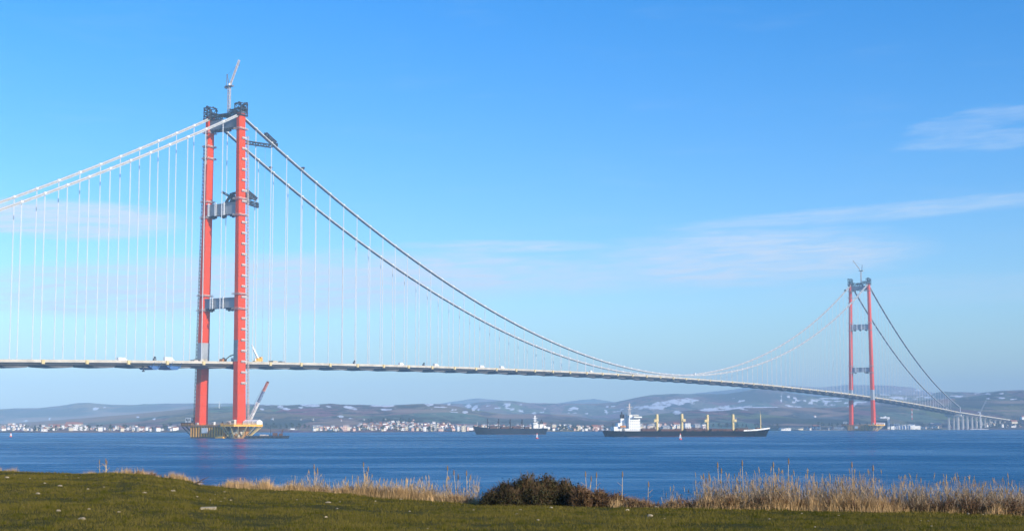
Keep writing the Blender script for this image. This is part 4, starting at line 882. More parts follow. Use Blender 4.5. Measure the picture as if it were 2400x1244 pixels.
# ================================================================== far shore buildings
def house_mesh(w, d, h, kind, wm, rm):
    mb = MB(); mb.box((0, 0, h / 2 - 0.6), (w, d, h + 1.2)); nw = len(mb.f)
    if kind == "gable":
        r = d * 0.36; e = 0.35
        mb.add([(-w / 2 - e, -d / 2 - e, h), (w / 2 + e, -d / 2 - e, h), (w / 2 + e, d / 2 + e, h), (-w / 2 - e, d / 2 + e, h), (-w / 2 - e, 0, h + r), (w / 2 + e, 0, h + r)], [(0, 1, 5, 4), (2, 3, 4, 5), (0, 4, 3), (1, 2, 5), (3, 2, 1, 0)])
    elif kind == "hip":
        r = d * 0.30; e = 0.35; i = min(w, d) * 0.35
        mb.add([(-w / 2 - e, -d / 2 - e, h), (w / 2 + e, -d / 2 - e, h), (w / 2 + e, d / 2 + e, h), (-w / 2 - e, d / 2 + e, h), (-w / 2 + i, 0, h + r), (w / 2 - i, 0, h + r)], [(0, 1, 5, 4), (2, 3, 4, 5), (0, 4, 3), (1, 2, 5), (3, 2, 1, 0)])
    else:
        for a, b, c, e in ((-w / 2 - 0.1, w / 2 + 0.1, -d / 2 - 0.1, -d / 2 + 0.25), (-w / 2 - 0.1, w / 2 + 0.1, d / 2 - 0.25, d / 2 + 0.1), (-w / 2 - 0.1, -w / 2 + 0.25, -d / 2 + 0.26, d / 2 - 0.26), (w / 2 - 0.25, w / 2 + 0.1, -d / 2 + 0.26, d / 2 - 0.26)): mb.span(a, b, c, e, h - 0.02, h + 0.8)
        mb.span(w * 0.1, w * 0.35, -d * 0.2, d * 0.2, h, h + 2.0)
    nr = len(mb.f)
    fl = max(1, int(h / 3.1)); n = max(2, int(w / 3.4))
    for i in range(fl):
        for j in range(n): mb.box((-w / 2 + (j + 0.5) * w / n, -d / 2 - 0.02, (i + 0.55) * h / fl), (1.1, 0.14, 1.2))
    me = mb.mesh("house_shell", [wm, rm, M["glass"]])
    idx = [0] * nw + [1] * (nr - nw) + [2] * (len(mb.f) - nr)
    me.polygons.foreach_set("material_index", idx)
    return me
WM = {"white": M["wall_white"], "cream": M["wall_cream"], "pink": M["wall_pink"], "grey": M["wall_grey"]}
hm_cache = {}
def house(u, v, wpx, hpx, wall, roof, label, group=None, cat="house", yaw=None, name="house", base=None):
    p = ground_at(u, v); k = p.y / F
    w, h = round(wpx * k * 2.2) / 2, round(hpx * k * 2.2) / 2
    key = (w, h, wall, roof)
    if key not in hm_cache: hm_cache[key] = house_mesh(w, max(6.0, min(w * 0.8, 14)), h, roof, WM[wall], M["roof_red"] if roof in ("gable", "hip") and wall != "grey" and (int(w * 2 + h) % 3) else M["roof_grey"])
    o = link(name, hm_cache[key], None, (p.x, p.y + 3, p.z), rnd.uniform(0.1, 0.95) if yaw is None else yaw + 0.25)
    return tag(o, label, cat, group)
# distinct buildings
DIST = [(186, 1008, 26, 7.5, "white", "flat", "long bright white block on the waterfront in the left village", 0.0), (127, 1006.5, 13, 5, "cream", "flat", "cream block below the long pale roofs in the left village", 0.0), (135, 1002.5, 40, 2.6, "cream", "gable", "very long low cream roof above the left village waterfront", -0.03), (168, 998.5, 26, 4, "white", "gable", "white row at the top of the left village", 0.0), (186, 997.5, 12, 4, "cream", "gable", "cream house right of the topmost white row", 0.0),
        (53, 1003.5, 6.5, 5, "white", "hip", "small white house standing alone above the left shore", 0.1), (31, 1001.5, 5.5, 9, "white", "flat", "narrow white tower house at the left edge village", 0.0), (22, 998.5, 8, 6, "pink", "gable", "pinkish house left of the narrow white tower house", 0.0), (104, 1010.5, 10, 5, "white", "hip", "white house nearest the water in the left village", 0.0), (310, 1003, 13, 5, "cream", "flat", "cream flat house above the shore left of the near tower", 0.0), (330, 1008, 14, 4, "white", "gable", "wide white house on the shore left of the near tower", 0.0),
        (808, 1009.5, 9, 11.5, "pink", "flat", "tall pinkish apartment block at the left end of the dense town", 0.0), (796, 1009, 8, 4, "cream", "hip", "low cream house beside the tall pinkish block", 0.0), (745, 1003.5, 8, 5, "white", "gable", "bright white house left of the dense town", 0.0), (759, 1003.8, 7, 4, "white", "hip", "white house right of the bright white one left of the dense town", 0.2),
        (920, 993, 7, 6, "white", "flat", "white block highest on the slope of the dense town", 0.0), (932, 993.5, 7, 6, "cream", "flat", "cream block next to the highest one on the town slope", 0.0), (945, 995, 6.5, 6, "white", "flat", "white block right of the two highest town blocks", 0.2), (1015, 996, 8, 6, "white", "gable", "white gabled house high at the right of the town", 0.5), (1051, 997, 8, 5, "white", "hip", "single bright white house right of the town slope", 0.0),
        (1018, 1009, 7, 11, "grey", "flat", "grey slab block in the middle of the waterfront town", 0.0), (1025, 1009, 3.5, 16, "cream", "flat", "slim cream tower block in the waterfront town", 0.0), (1010, 1009, 3.5, 14, "cream", "flat", "slim cream tower block left of the grey slab", 0.0), (962, 1009, 6, 10, "white", "flat", "white apartment block with open front near the town centre", 0.0), (952, 1008, 7, 8, "cream", "flat", "cream apartment block left of the town centre", 0.0), (925, 1005, 6, 5, "pink", "hip", "reddish house on the town waterfront", 0.0), (900, 1009, 6.5, 6, "white", "flat", "white cube house on the left town waterfront", 0.0), (996, 1010, 9, 9, "white", "flat", "large white house on the waterfront right of the town centre", 0.1),
        (1086, 1011, 8, 12, "cream", "flat", "cream apartment block left of the slate blue ship bow", 0.0), (1075, 1010, 7, 10, "white", "flat", "white apartment block two places left of the slate ship bow", 0.0), (1102, 1006, 16, 5, "pink", "gable", "long pinkish roof just above the slate ship bow", -0.1), (1298, 1008, 9, 12, "cream", "hip", "tall cream house right of the slate ship stern", 0.0), (1275, 1003, 8, 9, "pink", "gable", "orange pink house behind the slate ship stern", 0.0), (1355, 1008, 10, 9, "cream", "flat", "wide cream block between the two ships", 0.0), (1394, 1008, 13, 8, "pink", "gable", "pink gabled house left of the large ship stern", 0.0), (1412, 1003, 7, 6, "white", "hip", "white house just above the large ship stern", 0.0),
        (1611, 1006, 12, 13, "white", "flat", "pale block behind the second crane post of the large ship", 0.0), (1634, 1004.5, 12, 8, "grey", "gable", "grey shed behind the middle of the large ship", 0.0), (1649, 1004.5, 8, 9, "white", "flat", "white narrow block left of the third crane post", 0.0), (1585, 1003, 14, 8, "white", "gable", "white roofed shed left of the second crane post", 0.0), (1524, 1004, 16, 6, "cream", "hip", "cream house behind the first crane post", 0.0), (1560, 1005.5, 16, 4, "grey", "gable", "low grey shed between the first and second crane posts", 0.0),
        (1840, 1008.5, 22, 5, "white", "flat", "long white shed on the shore right of the large ship bow", 0.0), (1865, 1006, 30, 4.5, "cream", "flat", "longest cream shed on the shore between ship and far tower", 0.0), (1912, 1004.5, 13, 4.5, "white", "gable", "white gabled shed left of the far tower", 0.0), (1897, 1006, 7, 5, "white", "hip", "small white house left of the white gabled shed", 0.0), (1960, 1005, 24, 4, "white", "flat", "white sheds close to the left foot of the far tower", 0.0), (1910, 977, 4.5, 3, "white", "hip", "lone white farmhouse on the slope left of the far tower", 0.0),
        (2193, 1001, 24, 6, "pink", "gable", "long pinkish grey works building left of the viaduct", 0.0), (2228, 1001, 6, 5, "pink", "flat", "rust orange block between the first viaduct piers", 0.0), (2160, 1003, 7, 4, "white", "hip", "small white store left of the works building", 0.0), (2172, 1002, 8, 3, "white", "flat", "low white store touching the works building", 0.0), (2350, 1001, 5, 6, "white", "gable", "white house with steep roof right of the viaduct", 0.0), (2374, 1001, 11, 3, "white", "flat", "long low white building at the right edge shore", 0.0), (2361, 1002, 4, 3, "white", "hip", "small white hut between two buildings right of the viaduct", 0.0), (2376, 992, 14, 4, "cream", "gable", "cream barn above the right edge shore", 0.0), (2398, 983, 8, 6, "white", "gable", "pale house on the slope at the right edge", 0.0), (2314, 995, 22, 6, "grey", "flat", "grey concrete block under the right part of the viaduct", 0.0)]
for d in DIST: house(*d[:6], d[6], yaw=d[7] + rnd.uniform(-0.05, 0.05), cat="building" if d[3] > 8 or d[2] > 14 else "house", name="building" if d[3] > 8 or d[2] > 14 else "house")
# the many small houses of the shore towns
ROWS = [(-20, 60, 1000, 4, 9, "in the upper row of the left edge village"), (0, 100, 1007.5, 5, 13, "in the shore row of the left edge village"), (200, 300, 1006.5, 5, 15, "in the shore row left of the near tower"), (300, 420, 1009, 4.5, 8, "scattered on the shore near the left foundation"), (735, 800, 1008.5, 4.5, 8, "on the shore left of the pinkish block"),
        (822, 905, 1005, 6, 19, "in the lower left rows of the dense town"), (840, 930, 1000.5, 6, 16, "in the middle rows of the dense town"), (880, 1000, 996.5, 5.5, 18, "in the upper rows of the dense town"), (905, 1060, 1002.5, 6, 26, "in the middle rows right of the town centre"), (930, 1050, 1008.5, 6.5, 14, "on the town waterfront right of centre"), (1055, 1110, 1006, 6, 9, "behind the apartment blocks by the slate ship"), (1110, 1260, 1003.5, 6, 22, "behind the slate blue ship"), (1290, 1420, 1004.5, 6, 19, "in the row between the two ships"), (1300, 1400, 1008, 5, 8, "by the water between the two ships"), (1495, 1560, 1000, 6, 8, "behind the aft deck of the large ship"), (1870, 1990, 1006, 4, 12, "low on the shore left of the far tower"), (2040, 2210, 1003.5, 3.5, 12, "by the yard right of the far tower"), (2290, 2400, 999, 4, 8, "under the trees right of the viaduct"), (600, 1000, 985, 3, 7, "alone on the wooded slope above the town")]
for u0, u1, v0, sz, n, where in ROWS:
    for i in range(n):
        u = u0 + (i + rnd.uniform(0.1, 0.9)) * (u1 - u0) / n; v = v0 + rnd.uniform(-1.8, 1.8)
        wall = rnd.choices(["white", "cream", "pink", "grey"], [5, 3, 1.6, 0.8])[0]; roof = rnd.choice(["flat", "gable", "hip", "hip"])
        wq = rnd.choice([0.8, 1.0, 1.0, 1.3]) * sz; hq = rnd.choice([0.7, 0.9, 1.1]) * sz
        rw = {"flat": "flat roofed", "gable": "gabled", "hip": "hip roofed"}[roof]
        house(u, v, wq, hq, wall, roof, "small %s %s house %s" % (wall, rw, where), "houses " + where)

# the rest of the town houses, past the 300 largest
rest, rest_idx = MB(), []
for u0, u1, v0, v1, n in ((822, 1060, 997, 1009.5, 90), (1060, 1290, 1001, 1009, 50), (1290, 1425, 1000, 1009, 36), (735, 830, 1004, 1009.5, 16), (0, 420, 1003, 1010, 44), (1490, 1660, 998, 1005, 24), (2060, 2200, 1001.5, 1004.5, 14)):
    for _ in range(n):
        u = rnd.uniform(u0, u1); p = ground_at(u, rnd.uniform(v0, v1)); w_, d_, h_ = rnd.uniform(4, 8), rnd.uniform(5, 8), rnd.uniform(3.2, 6.5); a = rnd.uniform(0.1, 0.9)
        wi = rnd.choices([0, 1, 2], [5, 3, 1.5])[0]; n0 = len(rest.f); rest.box((p.x, p.y, p.z + h_ / 2 - 0.4), (w_, d_, h_ + 0.8), a); rest_idx += [wi] * (len(rest.f) - n0)
        c, si = math.cos(a), math.sin(a); q = [(x * c - y * si + p.x, x * si + y * c + p.y, z + p.z) for x, y, z in ((-w_ / 2 - .3, -d_ / 2 - .3, h_), (w_ / 2 + .3, -d_ / 2 - .3, h_), (w_ / 2 + .3, d_ / 2 + .3, h_), (-w_ / 2 - .3, d_ / 2 + .3, h_), (-w_ / 2 - .3, 0, h_ + 1.8), (w_ / 2 + .3, 0, h_ + 1.8))]
        n0 = len(rest.f); rest.add(q, [(0, 1, 5, 4), (2, 3, 4, 5), (0, 4, 3), (1, 2, 5), (3, 2, 1, 0)]); rest_idx += [rnd.choice([3, 4])] * (len(rest.f) - n0)
o = rest.build("town_houses", [M["wall_white"], M["wall_cream"], M["wall_pink"], M["roof_red"], M["roof_grey"]]); o.data.polygons.foreach_set("material_index", rest_idx); tag(o, kind="stuff")

# far shore trees, one crown mesh of leaf clumps on a short trunk, four shapes
def far_tree_mesh(seed):
    r = random.Random(seed); mb = MB(); mb.tube([(0, 0, -0.5), (0.1, 0, 2.6)], [0.35, 0.22], 5); nt = len(mb.f)
    for k in range(26):
        a, z = r.uniform(0, 6.28), r.uniform(1.6, 6.6); rr = r.uniform(0, 2.6) * (1 - abs(z - 3.8) / 4.2); c = Vector((rr * math.cos(a), rr * math.sin(a), z)); s_ = r.uniform(0.6, 1.25)
        vs = [c + Vector((r.gauss(0, 1), r.gauss(0, 1), r.gauss(0, 0.8))).normalized() * s_ for _ in range(6)]
        mb.add(vs, [(0, 1, 2), (2, 3, 4), (4, 5, 0), (1, 3, 5), (0, 2, 4), (1, 4, 3)])
    me = mb.mesh("tree_form", [M["bark"], M["leaf"]]); me.polygons.foreach_set("material_index", [0] * nt + [1] * (len(mb.f) - nt)); return me
TM = [far_tree_mesh(i) for i in range(4)]
for u0, u1, v0, n, where in ((-10, 110, 1005.5, 10, "among the left edge village houses"), (70, 260, 1009, 14, "along the left village shore"), (280, 420, 1006.5, 12, "on the shore left of the near tower"), (620, 740, 1004, 14, "on the shore behind the work barge"), (840, 1060, 1009, 18, "along the dense town waterfront"), (860, 960, 990, 10, "at the top of the dense town"), (1280, 1420, 1009, 12, "by the water between the two ships"), (1430, 1520, 1000, 10, "behind the large ship deckhouse"), (1640, 1830, 1001, 16, "behind the forward part of the large ship"), (1900, 2040, 999, 14, "on the slope left of the far tower"), (2130, 2230, 1000, 10, "left of the viaduct piers"), (2300, 2400, 1001, 16, "right of the viaduct")):
    for i in range(n):
        u = u0 + (i + rnd.uniform(0, 1)) * (u1 - u0) / n; p = ground_at(u, v0 + rnd.uniform(-1.5, 1.5)); k = rnd.uniform(0.8, 1.7)
        o = link("tree", TM[rnd.randrange(4)], None, tuple(p), rnd.uniform(0, 6.28)); o.scale = (k * 1.25, k * 1.25, k)
        size = "large" if k > 1.4 else "middling" if k > 1.1 else "small"
        tag(o, "%s dark %s tree %s" % (size, rnd.choice(["round", "ragged", "spreading"]), where), "tree", "trees " + where)

# yard and landmarks on the far shore
def at_shore(u, back=8.0):
    y = float(shore_y(u)) + back; x = y * (u - CU) / F * math.cos(PITCH); return Vector((x, y, max(0.5, float(terrain(x, y)))))
k4 = at_shore(2075).y / F
p = at_shore(2075, 30); o = thing("gantry_crane", "tall white gantry crane beside the dark blue shed", "crane", tuple(p))
for x in (9,):
    mb = MB()
    for y in (-6, 6): mb.bar((x - 1.0, y, 0), (x - 1.0, y, 27), 2.2)
    mb.bar((x - 1.0, -6, 14), (x - 1.0, 6, 14), 1.2); mb.build("leg_frame", M["white"], o)
mb = MB(); mb.span(-14, 9.5, -6.8, 6.8, 27, 30); mb.build("girder", M["white"], o); mb = MB(); mb.span(-3, 2, -3, 3, 29.5, 32); mb.build("machine_house", M["white"], o)
p = at_shore(2066, 60); o = thing("shed", "large dark blue shed beside the white gantry crane", "building", tuple(p))
mb = MB(); mb.span(-13, 12, -12, 12, -1, 20); mb.build("walls", M["slate"], o); mb = MB(); mb.loft([[(x, -12.4, 20.02), (x, 0, 21.5), (x, 12.4, 20.02)] for x in (-13.4, 12.4)]); mb.build("roof", M["slate"], o); mb = MB(); mb.span(-6, 3, -12.2, -12.01, 0, 13); mb.build("door", M["blue"], o)
for u, w_, h_, lb in ((2101, 10, 14, "left white frame of the yard right of the gantry crane"), (2114, 14, 11, "middle white frame of the yard with blue panels"), (2127, 12, 12, "right white frame of the yard right of the gantry crane")):
    p = at_shore(u, 16); o = thing("dock_frame", lb, "frame", tuple(p), 0, "white frames in the yard")
    mb = MB()
    for x in (-w_ / 2, 0, w_ / 2):
        for y in (-5, 5): mb.bar((x, y, -0.5), (x, y, h_), 1.2)
        mb.bar((x, -5, h_ * 0.9), (x, 5, h_ * 0.9), 0.8)
    for y in (-5, 5): mb.bar((-w_ / 2, y, h_), (w_ / 2, y, h_), 1.2)
    mb.build("frame", M["white"], o); mb = MB(); mb.span(-w_ / 2 + 0.6, w_ / 2 - 0.6, -4, 4, 0, h_ * 0.75); mb.build("panel", M["blue"], o)
for u, w_, h_, lb in ((2138, 11, 12, "white hall right of the yard frames"), (2149, 14, 8, "white sloped hall right of the white hall"), (2090, 9, 8, "low white hall between gantry crane and yard frames")):
    p = at_shore(u, 25); o = thing("hall", lb, "building", tuple(p)); mb = MB(); mb.span(-w_ / 2, w_ / 2, -8, 8, -1, h_); mb.build("walls", M["white"], o)
    mb = MB(); mb.loft([[(x, -8.3, h_ + 0.02), (x, 8.3, h_ + 2.4), (x, 8.3, h_ + 0.02)] for x in (-w_ / 2 - 0.3, w_ / 2 + 0.3)]); mb.build("roof", M["roof_grey"], o)
p = px(2138, 994, 4300); o = thing("radio_mast", "thin red and white mast on the shore between far tower and viaduct", "mast", (p.x, p.y, float(terrain(p.x, p.y))))
for i in range(5): mb = MB(); mb.lattice((0, 0, i * 6.5), (0, 0, i * 6.5 + 6.5), 1.6, 3, 0.5, 0.4); mb.build("mast_section", M["buoyred" if i % 2 == 0 else "white"], o)
p = br(2970, 27, 0); o = thing("tower_crane", "slender pale crane leaning beside the viaduct piers", "crane", (p.x, p.y, 2.0), -BAZ)
mb = MB(); mb.lattice((0, 0, 0), (0, 0, 44), 2.4, 14, 0.7, 0.5); mb.build("mast", M["white"], o); mb = MB(); mb.lattice((0, 0, 44), (16, 2, 76), 1.9, 10, 0.7, 0.5); mb.build("jib", M["grey"], o); mb = MB(); mb.box((-2, 0, 44.8), (7, 3, 2)); mb.build("machine_platform", M["white"], o)
p = br(2960, 12, 0); o = thing("jetty", "low white jetty at the foot of the viaduct crane", "jetty", (p.x - 6, float(shore_y(2282)) - 14, 0), 0.0)
mb = MB(); mb.span(-22, 26, -4, 4, 0.9, 1.9); mb.build("deck", M["white"], o)
for x in (-20, -8, 4, 16, 24): mb = MB(); mb.tube([(x, -3, -2), (x, -3, 0.9)], 0.5, 8); mb.build("pile", M["concrete"], o)
# wind turbine on the left ridge
p = px(513.7, 953, 4150); zb = float(terrain(p.x, p.y)); o = thing("wind_turbine", "tiny white wind turbine on the ridge between the near tower legs", "wind turbine", (p.x, p.y, zb))
zt = hz(941.5, p.y) - zb
mb = MB(); mb.tube([(0, 0, -2), (0, 0, zt)], [1.1, 0.7], 10); mb.build("tower", M["white"], o); mb = MB(); mb.box((0, 0.8, zt + 0.5), (1.4, 4, 1.4)); mb.build("nacelle", M["white"], o)
for k in range(3):
    a = R(25 + 120 * k); mb = MB(); mb.bar((0, -1.6, zt + 0.5), (13 * math.sin(a), -1.6, zt + 0.5 + 13 * math.cos(a)), 0.9, 0.3); mb.build("blade", M["white"], o)

# ================================================================== foreground
rng = np.random.default_rng(5)
def ground_pt(u, v):
    """where a line of sight meets the near ground"""
    ys = np.linspace(9, 62, 1400); a, b = (u - CU) / F, (CV - v) / F
    kk = ys / (math.cos(PITCH) - b * math.sin(PITCH)); Zr = H + kk * (math.sin(PITCH) + b * math.cos(PITCH)); G = near_ground(kk * a, ys)
    hit = np.nonzero(G >= Zr)[0]
    if not len(hit): y = float(edge_y(u)); return Vector((y * a / math.cos(PITCH), y, float(near_ground(y * a, y))))
    i = hit[0]; return Vector((kk[i] * a, ys[i], float(G[i])))
def edge_pt(u, back=0.0):
    y = float(edge_y(u)) + back; x = y * (u - CU) / F * math.cos(PITCH); return Vector((x, y, float(near_ground(x, y))))

def grass_material(name, c1, c2, c3):
    m = bpy.data.materials.new(name); m.use_nodes = True; t = NT(m.node_tree); p = t.n["Principled BSDF"]
    pos = t.node("ShaderNodeNewGeometry").outputs["Position"]
    n1 = t.noise(t.mapping(pos, (0.22, 0.5, 0.0)), 1.0, 4.0, 0.6); n2 = t.noise(pos, 9.0, 2.0, 0.5)
    c = t.mix(t.ramp(n1, 0.34, 0.62), c1, c2); c = t.mix(t.ramp(n2, 0.52, 0.72), c, c3)
    t.put(p.inputs["Base Color"], c); p.inputs["Roughness"].default_value = 0.8; p.inputs["Specular IOR Level"].default_value = 0.05
    tr = t.node("ShaderNodeBsdfTranslucent"); t.put(tr.inputs[0], c); mx = t.node("ShaderNodeMixShader"); mx.inputs[0].default_value = 0.3
    t.l.new(p.outputs[0], mx.inputs[1]); t.l.new(tr.outputs[0], mx.inputs[2]); t.l.new(mx.outputs[0], t.n["Material Output"].inputs[0])
    return m
def blades(name, x, y, h, w_, m, lean=0.5, z=None):
    n = len(x); z = near_ground(x, y) if z is None else z
    a = rng.uniform(0, 6.283, n); l = rng.uniform(0.0, lean, n) * h; b = rng.uniform(0, 6.283, n)
    base = np.stack([x, y, z - 0.01], -1); side = np.stack([np.cos(a), np.sin(a), np.zeros(n)], -1) * (w_ / 2)[:, None]
    tip = base + np.stack([np.cos(b) * l, np.sin(b) * l, h], -1)
    V = np.stack([base - side, base + side, tip], 1).reshape(-1, 3)
    return bulk(name, V, np.arange(3 * n).reshape(-1, 3), m, "stuff")
def build_grass():
    n = 700000
    y = 19 + (53 - 19) * rng.random(n) ** 1.15; x = rng.uniform(-1, 1, n) * (0.375 * y + 3.0)
    u = CU + F * x / (y * math.cos(PITCH)); keep = y < edge_y(u) + 0.35; x, y, u = x[keep], y[keep], u[keep]
    d = fbm(x / 0.55, y / 0.75, 21, 3) + 0.7 * fbm(x / 2.4, y / 1.6, 22, 3); keep = rng.random(len(x)) < np.clip(0.74 + 1.0 * d, 0.25, 1); x, y, d = x[keep], y[keep], d[keep]
    h = rng.uniform(0.025, 0.065, len(x)) * (1 + np.clip(d, -0.4, 0.6) * 1.6); w_ = rng.uniform(0.006, 0.013, len(x)) * np.clip(y / 30, 0.8, 1.5)
    blades("short_grass", x, y, h, w_, grass_material("short_grass", (0.135, 0.114, 0.016), (0.172, 0.138, 0.026), (0.23, 0.170, 0.060)), 0.9)
build_grass()
def tufts(name, spots, m, hgt, per, spread, wd=(0.006, 0.012), lean=0.45):
    X, Y, Hh = [], [], []
    for (p, sc) in spots:
        k = int(per * sc); r = np.abs(rng.normal(0, spread * (0.6 + 0.5 * sc), k)); a = rng.uniform(0, 6.283, k)
        X.append(p.x + r * np.cos(a)); Y.append(p.y + r * np.sin(a)); Hh.append(hgt * sc * rng.uniform(0.45, 1.1, k) * np.exp(-r / (spread * 3)))
    X, Y, Hh = map(np.concatenate, (X, Y, Hh)); return blades(name, X, Y, Hh, rng.uniform(*wd, len(X)), m, lean)
# darker, taller tufts scattered in the turf
sp_ = []
for _ in range(1400):
    yy = rnd.uniform(20, 46); xx = rnd.uniform(-0.37, 0.37) * yy; uu = CU + F * xx / yy
    if yy < float(edge_y(uu)) - 0.3: sp_.append((Vector((xx, yy, 0)), rnd.uniform(0.5, 1.3)))
tufts("grass_tufts", sp_, grass_material("tuft_grass", (0.075, 0.078, 0.008), (0.095, 0.092, 0.010), (0.14, 0.115, 0.018)), 0.085, 60, 0.10)
# straw coloured dry grass along the edge of the bank
sp_ = []
for u0, u1, n, sc in ((-60, 40, 26, 0.9), (205, 300, 14, 0.7), (275, 345, 18, 1.0), (335, 450, 22, 0.9), (400, 470, 20, 1.2), (540, 640, 70, 1.5), (620, 820, 120, 1.1), (820, 1020, 190, 1.6), (1000, 1130, 80, 1.2), (1440, 1660, 90, 1.2), (1640, 2080, 260, 1.7), (2060, 2460, 190, 1.4), (2450, 2900, 160, 1.3), (-420, -60, 60, 1.0)):
    for _ in range(n):
        p = edge_pt(rnd.uniform(u0, u1), rnd.uniform(0.0, 1.3)); sp_.append((p, sc * rnd.uniform(0.6, 1.3)))
tufts("dry_grass", sp_, M["drygrass"], 0.26, 80, 0.16, (0.006, 0.013), 0.55)

# reeds: bent stem strips with a few leaf blades and a plume each
def reeds(name, items, m, plume=True):
    V, Fa = [], []
    def strip(pts, wds, ang):
        b = len(V); c, s_ = math.cos(ang), math.sin(ang)
        for (p, wd) in zip(pts, wds):
            V.append((p.x - c * wd / 2, p.y - s_ * wd / 2, p.z)); V.append((p.x + c * wd / 2, p.y + s_ * wd / 2, p.z))
        for i in range(len(pts) - 1): Fa.append((b + 2 * i, b + 2 * i + 1, b + 2 * i + 3, b + 2 * i + 2))
    for (p, h, wd) in items:
        la, ln = rnd.uniform(0, 6.28), rnd.uniform(0.02, 0.16) * h
        top = p + Vector((math.cos(la) * ln, math.sin(la) * ln, h)); midp = p.lerp(top, 0.5) - Vector((math.cos(la), math.sin(la), 0)) * ln * 0.2
        a = rnd.uniform(-0.6, 0.6); strip([p - Vector((0, 0, 0.1)), midp, top], [wd, wd * 0.8, wd * 0.35], a); strip([p - Vector((0, 0, 0.1)), midp, top], [wd, wd * 0.8, wd * 0.35], a + 1.57)
        for _ in range(rnd.randint(1, 3)):
            q = p.lerp(top, rnd.uniform(0.15, 0.75)); b_ = rnd.uniform(0, 6.28); l = rnd.uniform(0.12, 0.32)
            q1 = q + Vector((math.cos(b_) * l * 0.5, math.sin(b_) * l * 0.5, l * 0.55)); q2 = q + Vector((math.cos(b_) * l, math.sin(b_) * l, l * rnd.uniform(-0.1, 0.6)))
            strip([q, q1, q2], [0.009, 0.012, 0.003], b_ + 1.57)
        if plume and rnd.random() < 0.16:
            d = Vector((rnd.uniform(-0.04, 0.04), rnd.uniform(-0.04, 0.04), rnd.uniform(0.08, 0.16)))
            for a2 in (0, 1.0, 2.1): strip([top - Vector((0, 0, 0.03)), top + d * 0.5, top + d], [0.006, rnd.uniform(0.016, 0.028), 0.004], a2)
    o = bulk(name, V, Fa, m, "stuff"); return o
items = []
def belt(u0, u1, n, vtop, b0=0.1, b1=1.4, tight=0.0, cl=6):
    """stems standing on the bank whose tops reach about vtop"""
    cs = [rnd.uniform(u0, u1) for _ in range(cl)]
    for _ in range(n):
        u = rnd.gauss(rnd.choice(cs), tight) if tight else rnd.uniform(u0, u1)
        p = edge_pt(u, rnd.uniform(b0, b1)); vt = vtop + 14 + 66 * rnd.random() ** 0.8; ht = float(hzn(vt, p.y)) - p.z
        if ht > 0.12: items.append((p, ht, rnd.uniform(0.0045, 0.0085)))
belt(215, 300, 60, 1082, tight=8, cl=5); belt(-40, 30, 40, 1094); belt(280, 345, 70, 1092, tight=9); belt(340, 450, 50, 1100, tight=9)
belt(545, 650, 150, 1108, tight=11); belt(600, 700, 110, 1108); belt(670, 760, 200, 1093, tight=9, cl=8); belt(740, 860, 260, 1102, tight=12, cl=9)
belt(840, 880, 120, 1092, tight=8, cl=3); belt(850, 1010, 760, 1104, tight=20, cl=14); belt(680, 1120, 420, 1110); belt(1000, 1125, 170, 1118, tight=9, cl=8); belt(1036, 1120, 50, 1093, tight=4, cl=4)
belt(1540, 1650, 90, 1128, tight=12); belt(1640, 1760, 330, 1098, tight=16, cl=10); belt(1740, 1920, 760, 1090, tight=26, cl=18); belt(1900, 2050, 620, 1092, tight=24, cl=14)
belt(2040, 2250, 620, 1104, tight=26, cl=16); belt(2230, 2480, 760, 1106, tight=28, cl=18); belt(2250, 2270, 70, 1098, tight=8, cl=2)
belt(1650, 2480, 900, 1112); belt(2440, 2900, 700, 1118); belt(-420, -40, 160, 1094, tight=20, cl=8)
reeds("dry_reeds", items, M["reed"])

